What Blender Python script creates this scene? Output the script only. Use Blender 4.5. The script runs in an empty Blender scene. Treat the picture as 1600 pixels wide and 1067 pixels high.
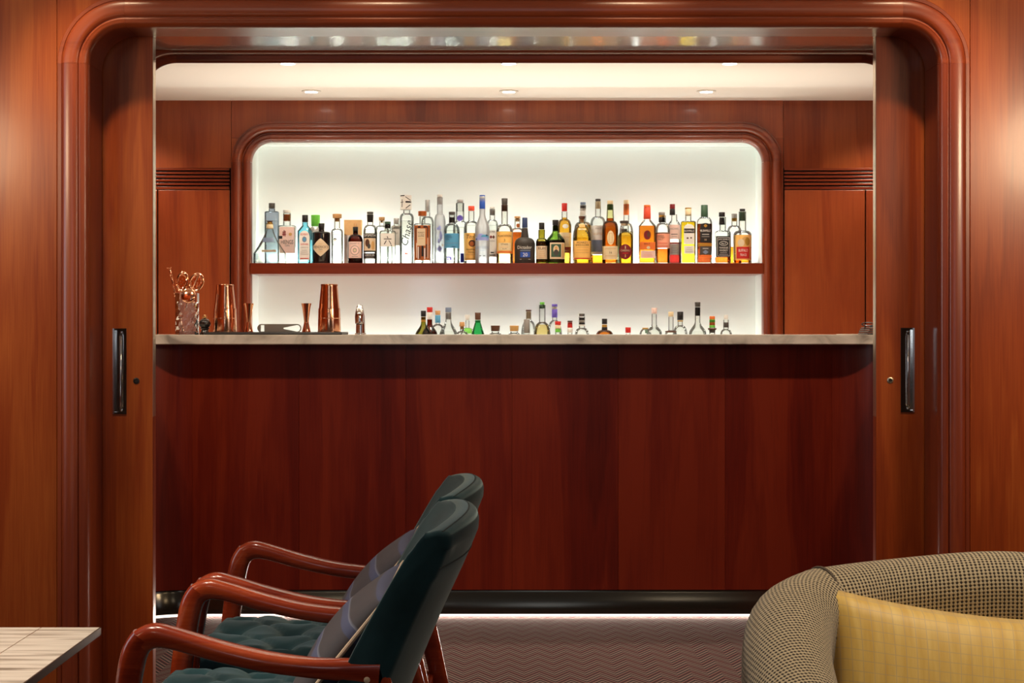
import bpy, bmesh, math, random
from mathutils import Vector, Matrix
random.seed(7)
scene = bpy.context.scene
COL = scene.collection
PI = math.pi

# ------------------------------------------------------------------ camera
F = 2600.0            # focal length in pixels of the 1600 px wide frame
CX, CY = 795.0, 516.0  # vanishing point in the frame
EYE = 1.126
def at(px, py, d):
    return Vector(((px - CX) * d / F, d, EYE - (py - CY) * d / F))
def wx(px, d): return (px - CX) * d / F
def wz(py, d): return EYE - (py - CY) * d / F

cam_data = bpy.data.cameras.new('camera')
cam = bpy.data.objects.new('camera', cam_data)
COL.objects.link(cam)
cam.location = (0, 0, EYE)
cam.rotation_euler = (PI / 2, 0, 0)
cam_data.sensor_width = 36
cam_data.lens = 36 * F / 1600
cam_data.shift_x = 5 / 1600
cam_data.shift_y = -17.5 / 1600
cam_data.clip_start = 0.05
scene.camera = cam

# ------------------------------------------------------------------ world, colour, big lights
world = bpy.data.worlds.new('world')
scene.world = world
world.use_nodes = True
world.node_tree.nodes['Background'].inputs[0].default_value = (0.6, 0.7, 0.9, 1)
world.node_tree.nodes['Background'].inputs[1].default_value = 0.01
vs = scene.view_settings
vs.view_transform = 'Standard'
vs.look = 'None'
vs.gamma = 1
vs.use_curve_mapping = False
vs.exposure = 0.0
scene.cycles.transparent_max_bounces = 48
scene.cycles.max_bounces = 10
scene.cycles.glossy_bounces = 5
scene.cycles.diffuse_bounces = 5
scene.cycles.use_denoising = True
scene.cycles.sample_clamp_indirect = 4.0
scene.cycles.caustics_reflective = False
scene.cycles.caustics_refractive = False

def light(kind, name, loc, energy, color, rot=(0, 0, 0), **kw):
    l = bpy.data.lights.new(name, kind)
    l.energy = energy
    l.color = color
    for k, v in kw.items():
        setattr(l, k, v)
    o = bpy.data.objects.new(name, l)
    o.location = loc
    o.rotation_euler = rot
    COL.objects.link(o)
    return o
WARM = (1.0, 0.74, 0.46)
WARM2 = (1.0, 0.84, 0.66)
def aim(frm, to):
    return (Vector(to) - Vector(frm)).to_track_quat('-Z', 'Y').to_euler()
# daylight through lounge windows in the side walls
p = (-3.3, 3.1, 1.5)
light('AREA', 'window_daylight', p, 15, (0.80, 0.88, 1.0), aim(p, (0, 3.2, 1.0)), shape='RECTANGLE', size=1.3, size_y=1.5)
p = (3.3, 2.6, 1.5)
light('AREA', 'window_daylight', p, 5, (0.80, 0.88, 1.0), aim(p, (0, 3.2, 1.0)), shape='RECTANGLE', size=1.0, size_y=1.5)
# shaded lamps on both sides of the lounge
for sx_ in (-1, 1):
    p = (sx_ * 2.45, 1.3, 2.0)
    light('AREA', 'lounge_lamp', p, 2.5 if sx_ < 0 else 5, WARM, aim(p, (sx_ * 1.3, 4.9, 1.5)), shape='DISK', size=0.40)
# ceiling lamps over the lounge behind the camera
for sx_ in (-1, 1):
    p = (sx_ * 1.35, 0.1, 2.2)
    light('AREA', 'lounge_lamp', p, 2, WARM2, aim(p, (sx_ * 1.2, 4.9, 1.5)), shape='DISK', size=0.15)
# unseen warm fills added beside the opening for highlights on mouldings and wall
for sx_, e, lx in ((-1, 6.5, 2.0), (1, 14.0, 2.0)):
    p = (sx_ * lx, 3.65, 1.80)
    light('AREA', 'moulding_glow_fill', p, e, WARM, aim(p, (sx_ * 1.45, 4.9, 1.6)), shape='DISK', size=0.36)
# daylight through two narrow windows far behind the camera
for wx_ in (-0.95, 0.35):
    light('AREA', 'window_daylight', (wx_, -3.0, 1.6), 5, (0.80, 0.88, 1.0), (PI / 2, 0, 0), shape='RECTANGLE', size=0.45, size_y=1.2)
# added fill hidden behind the bar, shining up to brighten its ceiling
light('AREA', 'bar_ceiling_fill', (0.1, 7.32, 0.80), 11, (1.0, 0.88, 0.74), (PI, 0, 0), shape='RECTANGLE', size=3.4, size_y=0.22, spread=math.radians(84))
# wall washers close to the panelled wall
for lx in (-2.0, -1.25, -0.4, 0.4, 1.25, 2.0):
    light('SPOT', 'wall_washer', (lx, 4.42, 2.58), 76 if abs(lx) > 1 else 30, WARM, aim((lx, 4.42, 2.58), (lx, 4.9, 1.45)), spot_size=0.90, spot_blend=1.0, shadow_soft_size=0.04)
# downlights over the seats and the little table
for lx, ly, e in ((-0.75, 3.25, 62), (-1.2, 2.8, 140), (0.9, 2.4, 100)):
    light('SPOT', 'lounge_downlight', (lx, ly, 2.56), e, WARM2, (0, 0, 0), spot_size=1.12, spot_blend=0.7, shadow_soft_size=0.05)
# the row of bar downlights hidden behind the lintel, and those in view
for dy in (5.62, 6.93, 7.75):
    for lx in (-1.84, -0.92, 0.0, 0.92, 1.84):
        light('SPOT', 'bar_downlight', (lx, dy, 2.225), {5.62: 42, 6.93: 42, 7.75: 24}[dy], WARM2, (0, 0, 0), spot_size=2.2, spot_blend=0.7, shadow_soft_size=0.03)

# ------------------------------------------------------------------ materials
def new_mat(name):
    m = bpy.data.materials.new(name)
    m.use_nodes = True
    nt = m.node_tree
    return m, nt, nt.nodes, nt.links, nt.nodes['Principled BSDF']
def srgb(r, g, b):
    f = lambda c: (c / 255 / 12.92) if c / 255 <= 0.04045 else ((c / 255 + 0.055) / 1.055) ** 2.4
    return (f(r), f(g), f(b))
MATS = {}
def plain(name, col, rough=0.5, metal=0.0, spec=0.5, coat=0.0, sheen=0.0, emit=0.0, noise=0.0):
    if name in MATS: return MATS[name]
    m, nt, N, L, b = new_mat(name)
    b.inputs['Base Color'].default_value = (*col, 1)
    b.inputs['Roughness'].default_value = rough
    b.inputs['Metallic'].default_value = metal
    b.inputs['Specular IOR Level'].default_value = spec
    b.inputs['Coat Weight'].default_value = coat
    b.inputs['Coat Roughness'].default_value = 0.05
    b.inputs['Sheen Weight'].default_value = sheen
    if emit:
        b.inputs['Emission Color'].default_value = (*col, 1)
        b.inputs['Emission Strength'].default_value = emit
    if noise:
        tc = N.new('ShaderNodeTexCoord'); n = N.new('ShaderNodeTexNoise'); n.inputs['Scale'].default_value = 60
        L.new(tc.outputs['Object'], n.inputs['Vector'])
        mx = N.new('ShaderNodeMix'); mx.data_type = 'RGBA'
        mx.inputs[6].default_value = (*[c * (1 - noise) for c in col], 1)
        mx.inputs[7].default_value = (*[min(1, c * (1 + noise)) for c in col], 1)
        L.new(n.outputs['Fac'], mx.inputs[0]); L.new(mx.outputs[2], b.inputs['Base Color'])
    MATS[name] = m
    return m
def ramp(N, stops):
    r = N.new('ShaderNodeValToRGB')
    e = r.color_ramp.elements
    while len(e) < len(stops): e.new(0.5)
    for el, (p, c) in zip(e, stops):
        el.position = p; el.color = (*c, 1)
    return r
def wood(name, c_dark, c_mid, c_light, axis='z', rough=0.30, fine=1.0, vary=0.5, coat=0.12, spec=0.4, coat_rough=0.12):
    m, nt, N, L, b = new_mat(name)
    tc = N.new('ShaderNodeTexCoord'); oi = N.new('ShaderNodeObjectInfo')
    mul = N.new('ShaderNodeVectorMath'); mul.operation = 'SCALE'
    comb = N.new('ShaderNodeCombineXYZ')
    for i in range(3): L.new(oi.outputs['Random'], comb.inputs[i])
    L.new(comb.outputs[0], mul.inputs[0]); mul.inputs['Scale'].default_value = 17.3
    add = N.new('ShaderNodeVectorMath'); add.operation = 'ADD'
    L.new(tc.outputs['Object'], add.inputs[0]); L.new(mul.outputs[0], add.inputs[1])
    def mapped(long, short):
        mp = N.new('ShaderNodeMapping')
        s = [short * fine] * 3
        s['xyz'.index(axis)] = long * fine
        mp.inputs['Scale'].default_value = s
        L.new(add.outputs[0], mp.inputs['Vector'])
        return mp
    n1 = N.new('ShaderNodeTexNoise'); n1.inputs['Scale'].default_value = 1.0; n1.inputs['Detail'].default_value = 5; n1.inputs['Distortion'].default_value = 0.4
    L.new(mapped(0.5, 7.0).outputs[0], n1.inputs['Vector'])
    n2 = N.new('ShaderNodeTexNoise'); n2.inputs['Scale'].default_value = 1.0; n2.inputs['Detail'].default_value = 4
    L.new(mapped(6.0, 260.0).outputs[0], n2.inputs['Vector'])
    n3 = N.new('ShaderNodeTexNoise'); n3.inputs['Scale'].default_value = 1.0; n3.inputs['Detail'].default_value = 2
    L.new(mapped(1.6, 3.4).outputs[0], n3.inputs['Vector'])
    # growth rings: bands of a slowly bending field
    ring = N.new('ShaderNodeMath'); ring.operation = 'MULTIPLY'; ring.inputs[1].default_value = 9.0
    L.new(n1.outputs['Fac'], ring.inputs[0])
    fr = N.new('ShaderNodeMath'); fr.operation = 'PINGPONG'; fr.inputs[1].default_value = 0.5
    L.new(ring.outputs[0], fr.inputs[0])
    a1 = N.new('ShaderNodeMath'); a1.operation = 'MULTIPLY_ADD'; a1.inputs[1].default_value = 0.22; 
    L.new(fr.outputs[0], a1.inputs[0]); L.new(n1.outputs['Fac'], a1.inputs[2])
    a2 = N.new('ShaderNodeMath'); a2.operation = 'MULTIPLY_ADD'; a2.inputs[1].default_value = 0.30
    L.new(n2.outputs['Fac'], a2.inputs[0]); L.new(a1.outputs[0], a2.inputs[2])
    a3 = N.new('ShaderNodeMath'); a3.operation = 'MULTIPLY_ADD'; a3.inputs[1].default_value = 0.45
    L.new(n3.outputs['Fac'], a3.inputs[0]); L.new(a2.outputs[0], a3.inputs[2])
    a4 = N.new('ShaderNodeMath'); a4.operation = 'MULTIPLY_ADD'; a4.inputs[1].default_value = 0.30 * vary
    L.new(oi.outputs['Random'], a4.inputs[0]); L.new(a3.outputs[0], a4.inputs[2])
    r = ramp(N, [(0.62, c_dark), (0.95, c_mid), (1.32 if False else 1.0, c_light)])
    sc = N.new('ShaderNodeMath'); sc.operation = 'MULTIPLY'; sc.inputs[1].default_value = 0.84
    L.new(a4.outputs[0], sc.inputs[0]); 
    r.color_ramp.elements[0].position = 0.55; r.color_ramp.elements[1].position = 0.80; r.color_ramp.elements[2].position = 1.0
    L.new(sc.outputs[0], r.inputs[0])
    L.new(r.outputs[0], b.inputs['Base Color'])
    b.inputs['Roughness'].default_value = rough
    b.inputs['Specular IOR Level'].default_value = spec
    b.inputs['Coat Weight'].default_value = coat
    b.inputs['Coat Roughness'].default_value = coat_rough
    bp = N.new('ShaderNodeBump'); bp.inputs['Strength'].default_value = 0.04; bp.inputs['Distance'].default_value = 0.002
    L.new(n2.outputs['Fac'], bp.inputs['Height']); L.new(bp.outputs[0], b.inputs['Normal'])
    MATS[name] = m
    return m
CH_D, CH_M, CH_L = (0.115, 0.0125, 0.0030), (0.245, 0.0420, 0.0072), (0.350, 0.0840, 0.0160)
W_V = wood('cherry_vertical', CH_D, CH_M, CH_L, 'z')
W_H = wood('cherry_horizontal', CH_D, CH_M, CH_L, 'x')
W_MZ = wood('cherry_moulding_vertical', CH_D, (0.19, 0.030, 0.007), (0.27, 0.05, 0.012), 'z', rough=0.34, vary=0.3, coat=0.8, spec=0.5, coat_rough=0.24)
W_MX = wood('cherry_moulding_horizontal', CH_D, (0.19, 0.030, 0.007), (0.27, 0.05, 0.012), 'x', rough=0.34, vary=0.3, coat=0.8, spec=0.5, coat_rough=0.24)
W_SH = wood('shelf_cherry', (0.10, 0.011, 0.004), (0.155, 0.020, 0.005), (0.20, 0.034, 0.009), 'x', rough=0.3, vary=0.3)
W_CH = wood('chair_wood', (0.14, 0.012, 0.0040), (0.29, 0.033, 0.0080), (0.41, 0.066, 0.015), 'x', rough=0.22, fine=2.0, vary=0.2, coat=0.4)
W_PAN = wood('bar_wall_veneer', (0.115, 0.0120, 0.0032), (0.225, 0.0350, 0.0070), (0.315, 0.0660, 0.0140), 'z', rough=0.36, coat=0.25, spec=0.5)
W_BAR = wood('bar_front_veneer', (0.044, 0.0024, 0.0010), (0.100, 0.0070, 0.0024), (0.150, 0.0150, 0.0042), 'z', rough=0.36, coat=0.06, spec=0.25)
W_SOF = wood('lacquered_soffit', (0.10, 0.014, 0.006), (0.17, 0.030, 0.010), (0.23, 0.05, 0.016), 'x', rough=0.26, coat=1.0, spec=0.5)
CREAM = plain('ceiling_paint', (0.88, 0.83, 0.76), 0.6)
LIT_GLASS = plain('backlit_opal_glass', (0.86, 0.88, 0.84), 0.10, coat=0.3)
_b = LIT_GLASS.node_tree.nodes['Principled BSDF']; _b.inputs['Emission Color'].default_value = (0.92, 1.0, 0.92, 1); _b.inputs['Emission Strength'].default_value = 0.14
WHITE_GLASS = plain('white_back_painted_glass', (0.86, 0.88, 0.84), 0.10, coat=0.3)
BLACK = plain('black_satin', (0.012, 0.011, 0.012), 0.35)
VOID = plain('dark_slot', (0.010, 0.004, 0.003), 0.8)
CHROME = plain('polished_nickel', (0.80, 0.78, 0.74), 0.08, 1.0)
BRASS = plain('satin_brass', (0.78, 0.66, 0.50), 0.30, 1.0)
COPPER = plain('polished_copper', (0.97, 0.52, 0.32), 0.14, 1.0)
STEEL = plain('brushed_steel', (0.36, 0.34, 0.28), 0.38, 1.0)
LED = plain('led_diffuser', (1.0, 0.90, 0.76), 0.5, emit=1.3)
LED_FLOOR = plain('floor_led_diffuser', (1.0, 0.84, 0.72), 0.5, emit=2.2)
LAMP = plain('downlight_lens', (1.0, 0.93, 0.82), 0.5, emit=22.0)

def marble():
    m, nt, N, L, b = new_mat('grey_veined_marble')
    tc = N.new('ShaderNodeTexCoord')
    n = N.new('ShaderNodeTexNoise'); n.inputs['Scale'].default_value = 7; n.inputs['Detail'].default_value = 8; n.inputs['Distortion'].default_value = 1.6
    L.new(tc.outputs['Object'], n.inputs['Vector'])
    r = ramp(N, [(0.28, (0.24, 0.215, 0.18)), (0.40, (0.44, 0.40, 0.335)), (0.55, (0.57, 0.52, 0.44)), (0.8, (0.64, 0.59, 0.51))])
    L.new(n.outputs['Fac'], r.inputs[0]); L.new(r.outputs[0], b.inputs['Base Color'])
    b.inputs['Roughness'].default_value = 0.16
    return m
MARBLE = marble()

def carpet():
    m, nt, N, L, b = new_mat('herringbone_carpet')
    tc = N.new('ShaderNodeTexCoord'); sp = N.new('ShaderNodeSeparateXYZ')
    L.new(tc.outputs['Object'], sp.inputs[0])
    def M(op, a, bb=None, c=None):
        n = N.new('ShaderNodeMath'); n.operation = op
        for i, v in enumerate((a, bb, c)):
            if v is None: continue
            if hasattr(v, 'is_output'): L.new(v, n.inputs[i])
            else: n.inputs[i].default_value = v
        return n.outputs[0]
    tri = M('PINGPONG', sp.outputs[0], 0.05)
    t = M('MULTIPLY_ADD', tri, 1.9, sp.outputs[1])
    ph = M('FRACT', M('DIVIDE', t, 0.034))
    line = M('GREATER_THAN', M('ABSOLUTE', M('SUBTRACT', ph, 0.5)), 0.27)
    ph2 = M('FRACT', M('DIVIDE', t, 0.102))
    red = M('GREATER_THAN', ph2, 0.70)
    noi = N.new('ShaderNodeTexNoise'); noi.inputs['Scale'].default_value = 500; noi.inputs['Detail'].default_value = 2
    L.new(tc.outputs['Object'], noi.inputs['Vector'])
    nb = N.new('ShaderNodeTexNoise'); nb.inputs['Scale'].default_value = 3; L.new(tc.outputs['Object'], nb.inputs['Vector'])
    def mix(f, a, c):
        x = N.new('ShaderNodeMix'); x.data_type = 'RGBA'
        for s, v in ((0, f), (6, a), (7, c)):
            if hasattr(v, 'is_output'): L.new(v, x.inputs[s])
            elif s: x.inputs[s].default_value = (*v, 1)
            else: x.inputs[s].default_value = v
        return x.outputs[2]
    lite = mix(red, (0.150, 0.105, 0.092), (0.11, 0.020, 0.020))
    col = mix(line, (0.014, 0.009, 0.010), lite)
    col2 = mix(M('MULTIPLY', noi.outputs['Fac'], 0.45), col, (0.04, 0.022, 0.021))
    L.new(col2, b.inputs['Base Color'])
    b.inputs['Roughness'].default_value = 0.95
    b.inputs['Specular IOR Level'].default_value = 0.1
    bp = N.new('ShaderNodeBump'); bp.inputs['Strength'].default_value = 0.5; bp.inputs['Distance'].default_value = 0.003
    L.new(noi.outputs['Fac'], bp.inputs['Height']); L.new(bp.outputs[0], b.inputs['Normal'])
    return m
CARPET = carpet()

def velvet(name, col, edge):
    m, nt, N, L, b = new_mat(name)
    tc = N.new('ShaderNodeTexCoord'); n = N.new('ShaderNodeTexNoise'); n.inputs['Scale'].default_value = 9; n.inputs['Detail'].default_value = 4
    L.new(tc.outputs['Object'], n.inputs['Vector'])
    r = ramp(N, [(0.3, [c * 0.7 for c in col]), (0.7, [c * 1.4 for c in col])])
    L.new(n.outputs['Fac'], r.inputs[0]); L.new(r.outputs[0], b.inputs['Base Color'])
    b.inputs['Roughness'].default_value = 0.85
    b.inputs['Specular IOR Level'].default_value = 0.15
    b.inputs['Sheen Weight'].default_value = 0.9
    b.inputs['Sheen Roughness'].default_value = 0.35
    b.inputs['Sheen Tint'].default_value = (*edge, 1)
    f = N.new('ShaderNodeTexNoise'); f.inputs['Scale'].default_value = 700; L.new(tc.outputs['Object'], f.inputs['Vector'])
    bp = N.new('ShaderNodeBump'); bp.inputs['Strength'].default_value = 0.15; bp.inputs['Distance'].default_value = 0.001
    L.new(f.outputs['Fac'], bp.inputs['Height']); L.new(bp.outputs[0], b.inputs['Normal'])
    return m
TEAL = velvet('teal_velvet', (0.011, 0.036, 0.043), (0.46, 0.60, 0.58))

def uvgrid(name, pitch, c_bg, c_dot, rough=0.9):
    """knit of pale threads with dark gaps, laid out on the UV map in metres"""
    m, nt, N, L, b = new_mat(name)
    uv = N.new('ShaderNodeUVMap'); sp = N.new('ShaderNodeSeparateXYZ'); L.new(uv.outputs[0], sp.inputs[0])
    def wave(o, p):
        a = N.new('ShaderNodeMath'); a.operation = 'MULTIPLY'; a.inputs[1].default_value = 2 * PI / p; L.new(o, a.inputs[0])
        s = N.new('ShaderNodeMath'); s.operation = 'SINE'; L.new(a.outputs[0], s.inputs[0]); return s.outputs[0]
    su, sv = wave(sp.outputs[0], pitch), wave(sp.outputs[1], pitch * 0.9)
    wn = N.new('ShaderNodeTexNoise'); wn.inputs['Scale'].default_value = 150; wn.inputs['Detail'].default_value = 2; L.new(uv.outputs[0], wn.inputs['Vector'])
    ad = N.new('ShaderNodeMath'); ad.operation = 'MULTIPLY_ADD'; ad.inputs[1].default_value = 0.75
    L.new(sv, ad.inputs[0]); L.new(su, ad.inputs[2])
    ad2 = N.new('ShaderNodeMath'); ad2.operation = 'MULTIPLY_ADD'; ad2.inputs[1].default_value = 1.3
    L.new(wn.outputs['Fac'], ad2.inputs[0]); L.new(ad.outputs[0], ad2.inputs[2])
    mr = N.new('ShaderNodeMapRange'); mr.inputs[1].default_value = -0.2; mr.inputs[2].default_value = 1.1
    L.new(ad2.outputs[0], mr.inputs[0])
    r = ramp(N, [(0.0, c_dot), (0.45, [ (a + 2*c) / 3 for a, c in zip(c_dot, c_bg)]), (0.8, c_bg)])
    L.new(mr.outputs[0], r.inputs[0]); L.new(r.outputs[0], b.inputs['Base Color'])
    b.inputs['Roughness'].default_value = rough; b.inputs['Specular IOR Level'].default_value = 0.1
    b.inputs['Sheen Weight'].default_value = 0.2
    bp = N.new('ShaderNodeBump'); bp.inputs['Strength'].default_value = 0.6; bp.inputs['Distance'].default_value = 0.003
    L.new(mr.outputs[0], bp.inputs['Height']); L.new(bp.outputs[0], b.inputs['Normal'])
    return m
TWEED = uvgrid('basket_weave_tweed', 0.0068, (0.52, 0.42, 0.26), (0.035, 0.026, 0.018))

def yellow_check():
    m, nt, N, L, b = new_mat('yellow_checked_silk')
    uv = N.new('ShaderNodeUVMap'); sp = N.new('ShaderNodeSeparateXYZ'); L.new(uv.outputs[0], sp.inputs[0])
    def line(o):
        a = N.new('ShaderNodeMath'); a.operation = 'DIVIDE'; a.inputs[1].default_value = 0.0170; L.new(o, a.inputs[0])
        f = N.new('ShaderNodeMath'); f.operation = 'FRACT'; L.new(a.outputs[0], f.inputs[0])
        g = N.new('ShaderNodeMath'); g.operation = 'LESS_THAN'; g.inputs[1].default_value = 0.085; L.new(f.outputs[0], g.inputs[0]); return g.outputs[0]
    mx = N.new('ShaderNodeMath'); mx.operation = 'MAXIMUM'; L.new(line(sp.outputs[0]), mx.inputs[0]); L.new(line(sp.outputs[1]), mx.inputs[1])
    sc = N.new('ShaderNodeMath'); sc.operation = 'MULTIPLY'; sc.inputs[1].default_value = 0.42; L.new(mx.outputs[0], sc.inputs[0])
    mp = N.new('ShaderNodeMapping'); mp.inputs['Scale'].default_value = (70, 8, 1); L.new(uv.outputs[0], mp.inputs[0])
    n = N.new('ShaderNodeTexNoise'); n.inputs['Scale'].default_value = 1; n.inputs['Detail'].default_value = 4; L.new(mp.outputs[0], n.inputs['Vector'])
    r = ramp(N, [(0.3, (0.70, 0.42, 0.065)), (0.7, (0.84, 0.58, 0.15))])
    L.new(n.outputs['Fac'], r.inputs[0])
    c = N.new('ShaderNodeMix'); c.data_type = 'RGBA'; c.inputs[7].default_value = (0.46, 0.34, 0.22, 1)
    L.new(sc.outputs[0], c.inputs[0]); L.new(r.outputs[0], c.inputs[6]); L.new(c.outputs[2], b.inputs['Base Color'])
    b.inputs['Roughness'].default_value = 0.55; b.inputs['Sheen Weight'].default_value = 0.3
    return m
YELLOW = yellow_check()

def striped_cloth():
    m, nt, N, L, b = new_mat('grey_blue_striped_cloth')
    uv = N.new('ShaderNodeUVMap'); sp = N.new('ShaderNodeSeparateXYZ'); L.new(uv.outputs[0], sp.inputs[0])
    a = N.new('ShaderNodeMath'); a.operation = 'DIVIDE'; a.inputs[1].default_value = 0.085; L.new(sp.outputs[1], a.inputs[0])
    f = N.new('ShaderNodeMath'); f.operation = 'FRACT'; L.new(a.outputs[0], f.inputs[0])
    r = ramp(N, [(0.0, (0.050, 0.046, 0.052)), (0.55, (0.055, 0.050, 0.058)), (0.58, (0.060, 0.072, 0.14)), (0.78, (0.065, 0.078, 0.15)), (0.80, (0.16, 0.18, 0.24)), (0.86, (0.050, 0.046, 0.052))])
    r.color_ramp.interpolation = 'LINEAR'
    L.new(f.outputs[0], r.inputs[0]); L.new(r.outputs[0], b.inputs['Base Color'])
    b.inputs['Roughness'].default_value = 0.8; b.inputs['Sheen Weight'].default_value = 0.06
    return m
STRIPE = striped_cloth()
PIPING = plain('cream_piping', (0.66, 0.52, 0.36), 0.7)

def stone_top():
    m, nt, N, L, b = new_mat('vein_cut_travertine')
    tc = N.new('ShaderNodeTexCoord'); mp = N.new('ShaderNodeMapping'); mp.inputs['Scale'].default_value = (2.2, 34, 20)
    L.new(tc.outputs['Object'], mp.inputs[0])
    n = N.new('ShaderNodeTexNoise'); n.inputs['Scale'].default_value = 1.6; n.inputs['Detail'].default_value = 7; n.inputs['Distortion'].default_value = 0.6
    L.new(mp.outputs[0], n.inputs['Vector'])
    r = ramp(N, [(0.32, (0.22, 0.19, 0.15)), (0.43, (0.50, 0.45, 0.38)), (0.52, (0.72, 0.67, 0.58)), (0.75, (0.80, 0.76, 0.68))])
    L.new(n.outputs['Fac'], r.inputs[0]); L.new(r.outputs[0], b.inputs['Base Color'])
    b.inputs['Roughness'].default_value = 0.28
    return m
STONE = stone_top()

def thin_glass(name, tint, edge, gloss=0.9, frost=0.0, frost_col=(1, 1, 1)):
    """transparent wall of coloured glass or liquid: absorbs more where it is seen edge on"""
    if name in MATS: return MATS[name]
    m, nt, N, L, b = new_mat(name)
    out = N['Material Output']; N.remove(b)
    lw = N.new('ShaderNodeLayerWeight'); lw.inputs[0].default_value = 0.28
    r = ramp(N, [(0.35, tint), (0.80, [ (a + e) / 2 for a, e in zip(tint, edge)]), (0.97, edge)])
    L.new(lw.outputs['Facing'], r.inputs[0])
    tr = N.new('ShaderNodeBsdfTransparent'); L.new(r.outputs[0], tr.inputs[0])
    base = tr.outputs[0]
    if frost:
        tl = N.new('ShaderNodeBsdfTranslucent'); tl.inputs[0].default_value = (*frost_col, 1)
        df = N.new('ShaderNodeBsdfDiffuse'); df.inputs[0].default_value = (*frost_col, 1)
        m1 = N.new('ShaderNodeMixShader'); m1.inputs[0].default_value = 0.5; L.new(tl.outputs[0], m1.inputs[1]); L.new(df.outputs[0], m1.inputs[2])
        m2 = N.new('ShaderNodeMixShader'); m2.inputs[0].default_value = frost; L.new(base, m2.inputs[1]); L.new(m1.outputs[0], m2.inputs[2])
        base = m2.outputs[0]
    fr = N.new('ShaderNodeFresnel'); fr.inputs[0].default_value = 1.45
    ml = N.new('ShaderNodeMath'); ml.operation = 'MULTIPLY'; ml.inputs[1].default_value = gloss; L.new(fr.outputs[0], ml.inputs[0])
    gl = N.new('ShaderNodeBsdfGlossy'); gl.inputs['Roughness'].default_value = 0.04
    mx = N.new('ShaderNodeMixShader'); L.new(ml.outputs[0], mx.inputs[0]); L.new(base, mx.inputs[1]); L.new(gl.outputs[0], mx.inputs[2])
    L.new(mx.outputs[0], out.inputs[0])
    MATS[name] = m
    return m
G_CLEAR = thin_glass('clear_glass', (0.95, 0.96, 0.945), (0.48, 0.52, 0.50))
G_THICK = thin_glass('heavy_clear_glass', (0.90, 0.92, 0.89), (0.32, 0.36, 0.34))
G_BLUE = thin_glass('sky_blue_glass', (0.42, 0.76, 0.86), (0.06, 0.30, 0.45))
G_SMOKE = thin_glass('blue_grey_glass', (0.60, 0.65, 0.72), (0.22, 0.26, 0.32))
G_GREEN = thin_glass('bottle_green_glass', (0.32, 0.50, 0.10), (0.03, 0.08, 0.01))
G_LGREEN = thin_glass('bright_green_glass', (0.16, 0.66, 0.32), (0.02, 0.22, 0.08))
G_OLIVE = thin_glass('olive_glass', (0.50, 0.46, 0.12), (0.06, 0.05, 0.01))
G_BROWN = thin_glass('brown_glass', (0.34, 0.085, 0.030), (0.05, 0.012, 0.006))
G_FROST = thin_glass('frosted_glass', (0.90, 0.91, 0.93), (0.55, 0.57, 0.62), frost=0.45, frost_col=(0.92, 0.93, 0.95))
LIQ = {}
def liquid(key, c):
    LIQ[key] = thin_glass(key + '_spirit', tuple(math.sqrt(x) for x in c), tuple(x * 0.6 for x in c), gloss=0.15)
liquid('clear', (0.93, 0.94, 0.91)); liquid('gold', (0.80, 0.42, 0.035)); liquid('amber', (0.70, 0.20, 0.010)); liquid('copper', (0.46, 0.085, 0.008))
liquid('mahogany', (0.17, 0.028, 0.006)); liquid('dark', (0.035, 0.010, 0.008)); liquid('straw', (0.86, 0.68, 0.28)); liquid('yellow', (0.80, 0.54, 0.015)); liquid('ruby', (0.18, 0.010, 0.008))
def ink(name, r, g, b, rough=0.5, metal=0.0):
    return plain('print_' + name, srgb(r, g, b), rough, metal)
K = dict(black=ink('black', 24, 22, 22), dgrey=ink('dark_grey', 72, 68, 64), grey=ink('grey', 140, 136, 132), silver=ink('silver', 190, 188, 186, 0.3, 0.3),
         white=ink('white', 240, 238, 232), cream=ink('cream', 236, 216, 176), tan=ink('tan', 214, 168, 104), cork=ink('cork', 206, 158, 104), gold=ink('gold', 196, 150, 62, 0.3, 0.4),
         orange=ink('orange', 232, 120, 52), red=ink('red', 204, 40, 34), coral=ink('coral', 236, 84, 56), pink=ink('pink', 246, 168, 140), maroon=ink('maroon', 122, 20, 30),
         blue=ink('blue', 42, 84, 176), sky=ink('sky', 84, 158, 200), navy=ink('navy', 44, 62, 104), violet=ink('violet', 108, 90, 196), green=ink('green', 112, 204, 74),
         dgreen=ink('dark_green', 60, 92, 70), amberlabel=ink('amber', 250, 198, 110), copper=ink('copper', 200, 112, 58, 0.3, 0.5), brown=ink('brown', 92, 58, 40),
         lilac=ink('lilac', 150, 160, 220), blush=ink('blush', 248, 214, 204), bluegrey=ink('blue_grey', 122, 140, 168), cobalt=ink('cobalt', 34, 44, 190), matt=plain('matt_black_bottle', srgb(52, 47, 43), 0.55), buff=ink('buff', 226, 204, 172))

# ------------------------------------------------------------------ mesh helpers
def obj(name, verts, faces, mat, parent=None, smooth=False, loc=None, uvs=None):
    me = bpy.data.meshes.new(name)
    me.from_pydata([tuple(v) for v in verts], [], faces)
    me.materials.append(mat)
    if uvs is not None:
        lay = me.uv_layers.new(name='UVMap')
        for lp in me.loops: lay.data[lp.index].uv = uvs[lp.vertex_index]
    if smooth:
        me.polygons.foreach_set('use_smooth', [True] * len(me.polygons))
    me.update()
    o = bpy.data.objects.new(name, me)
    COL.objects.link(o)
    if parent is not None: o.parent = parent
    if loc is not None: o.location = loc
    return o
def bm_obj(name, bm, mat, parent=None, smooth=False, loc=None):
    bmesh.ops.recalc_face_normals(bm, faces=bm.faces)
    me = bpy.data.meshes.new(name); bm.to_mesh(me); bm.free()
    me.materials.append(mat)
    if smooth: me.polygons.foreach_set('use_smooth', [True] * len(me.polygons))
    o = bpy.data.objects.new(name, me); COL.objects.link(o)
    if parent is not None: o.parent = parent
    if loc is not None: o.location = loc
    return o
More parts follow.
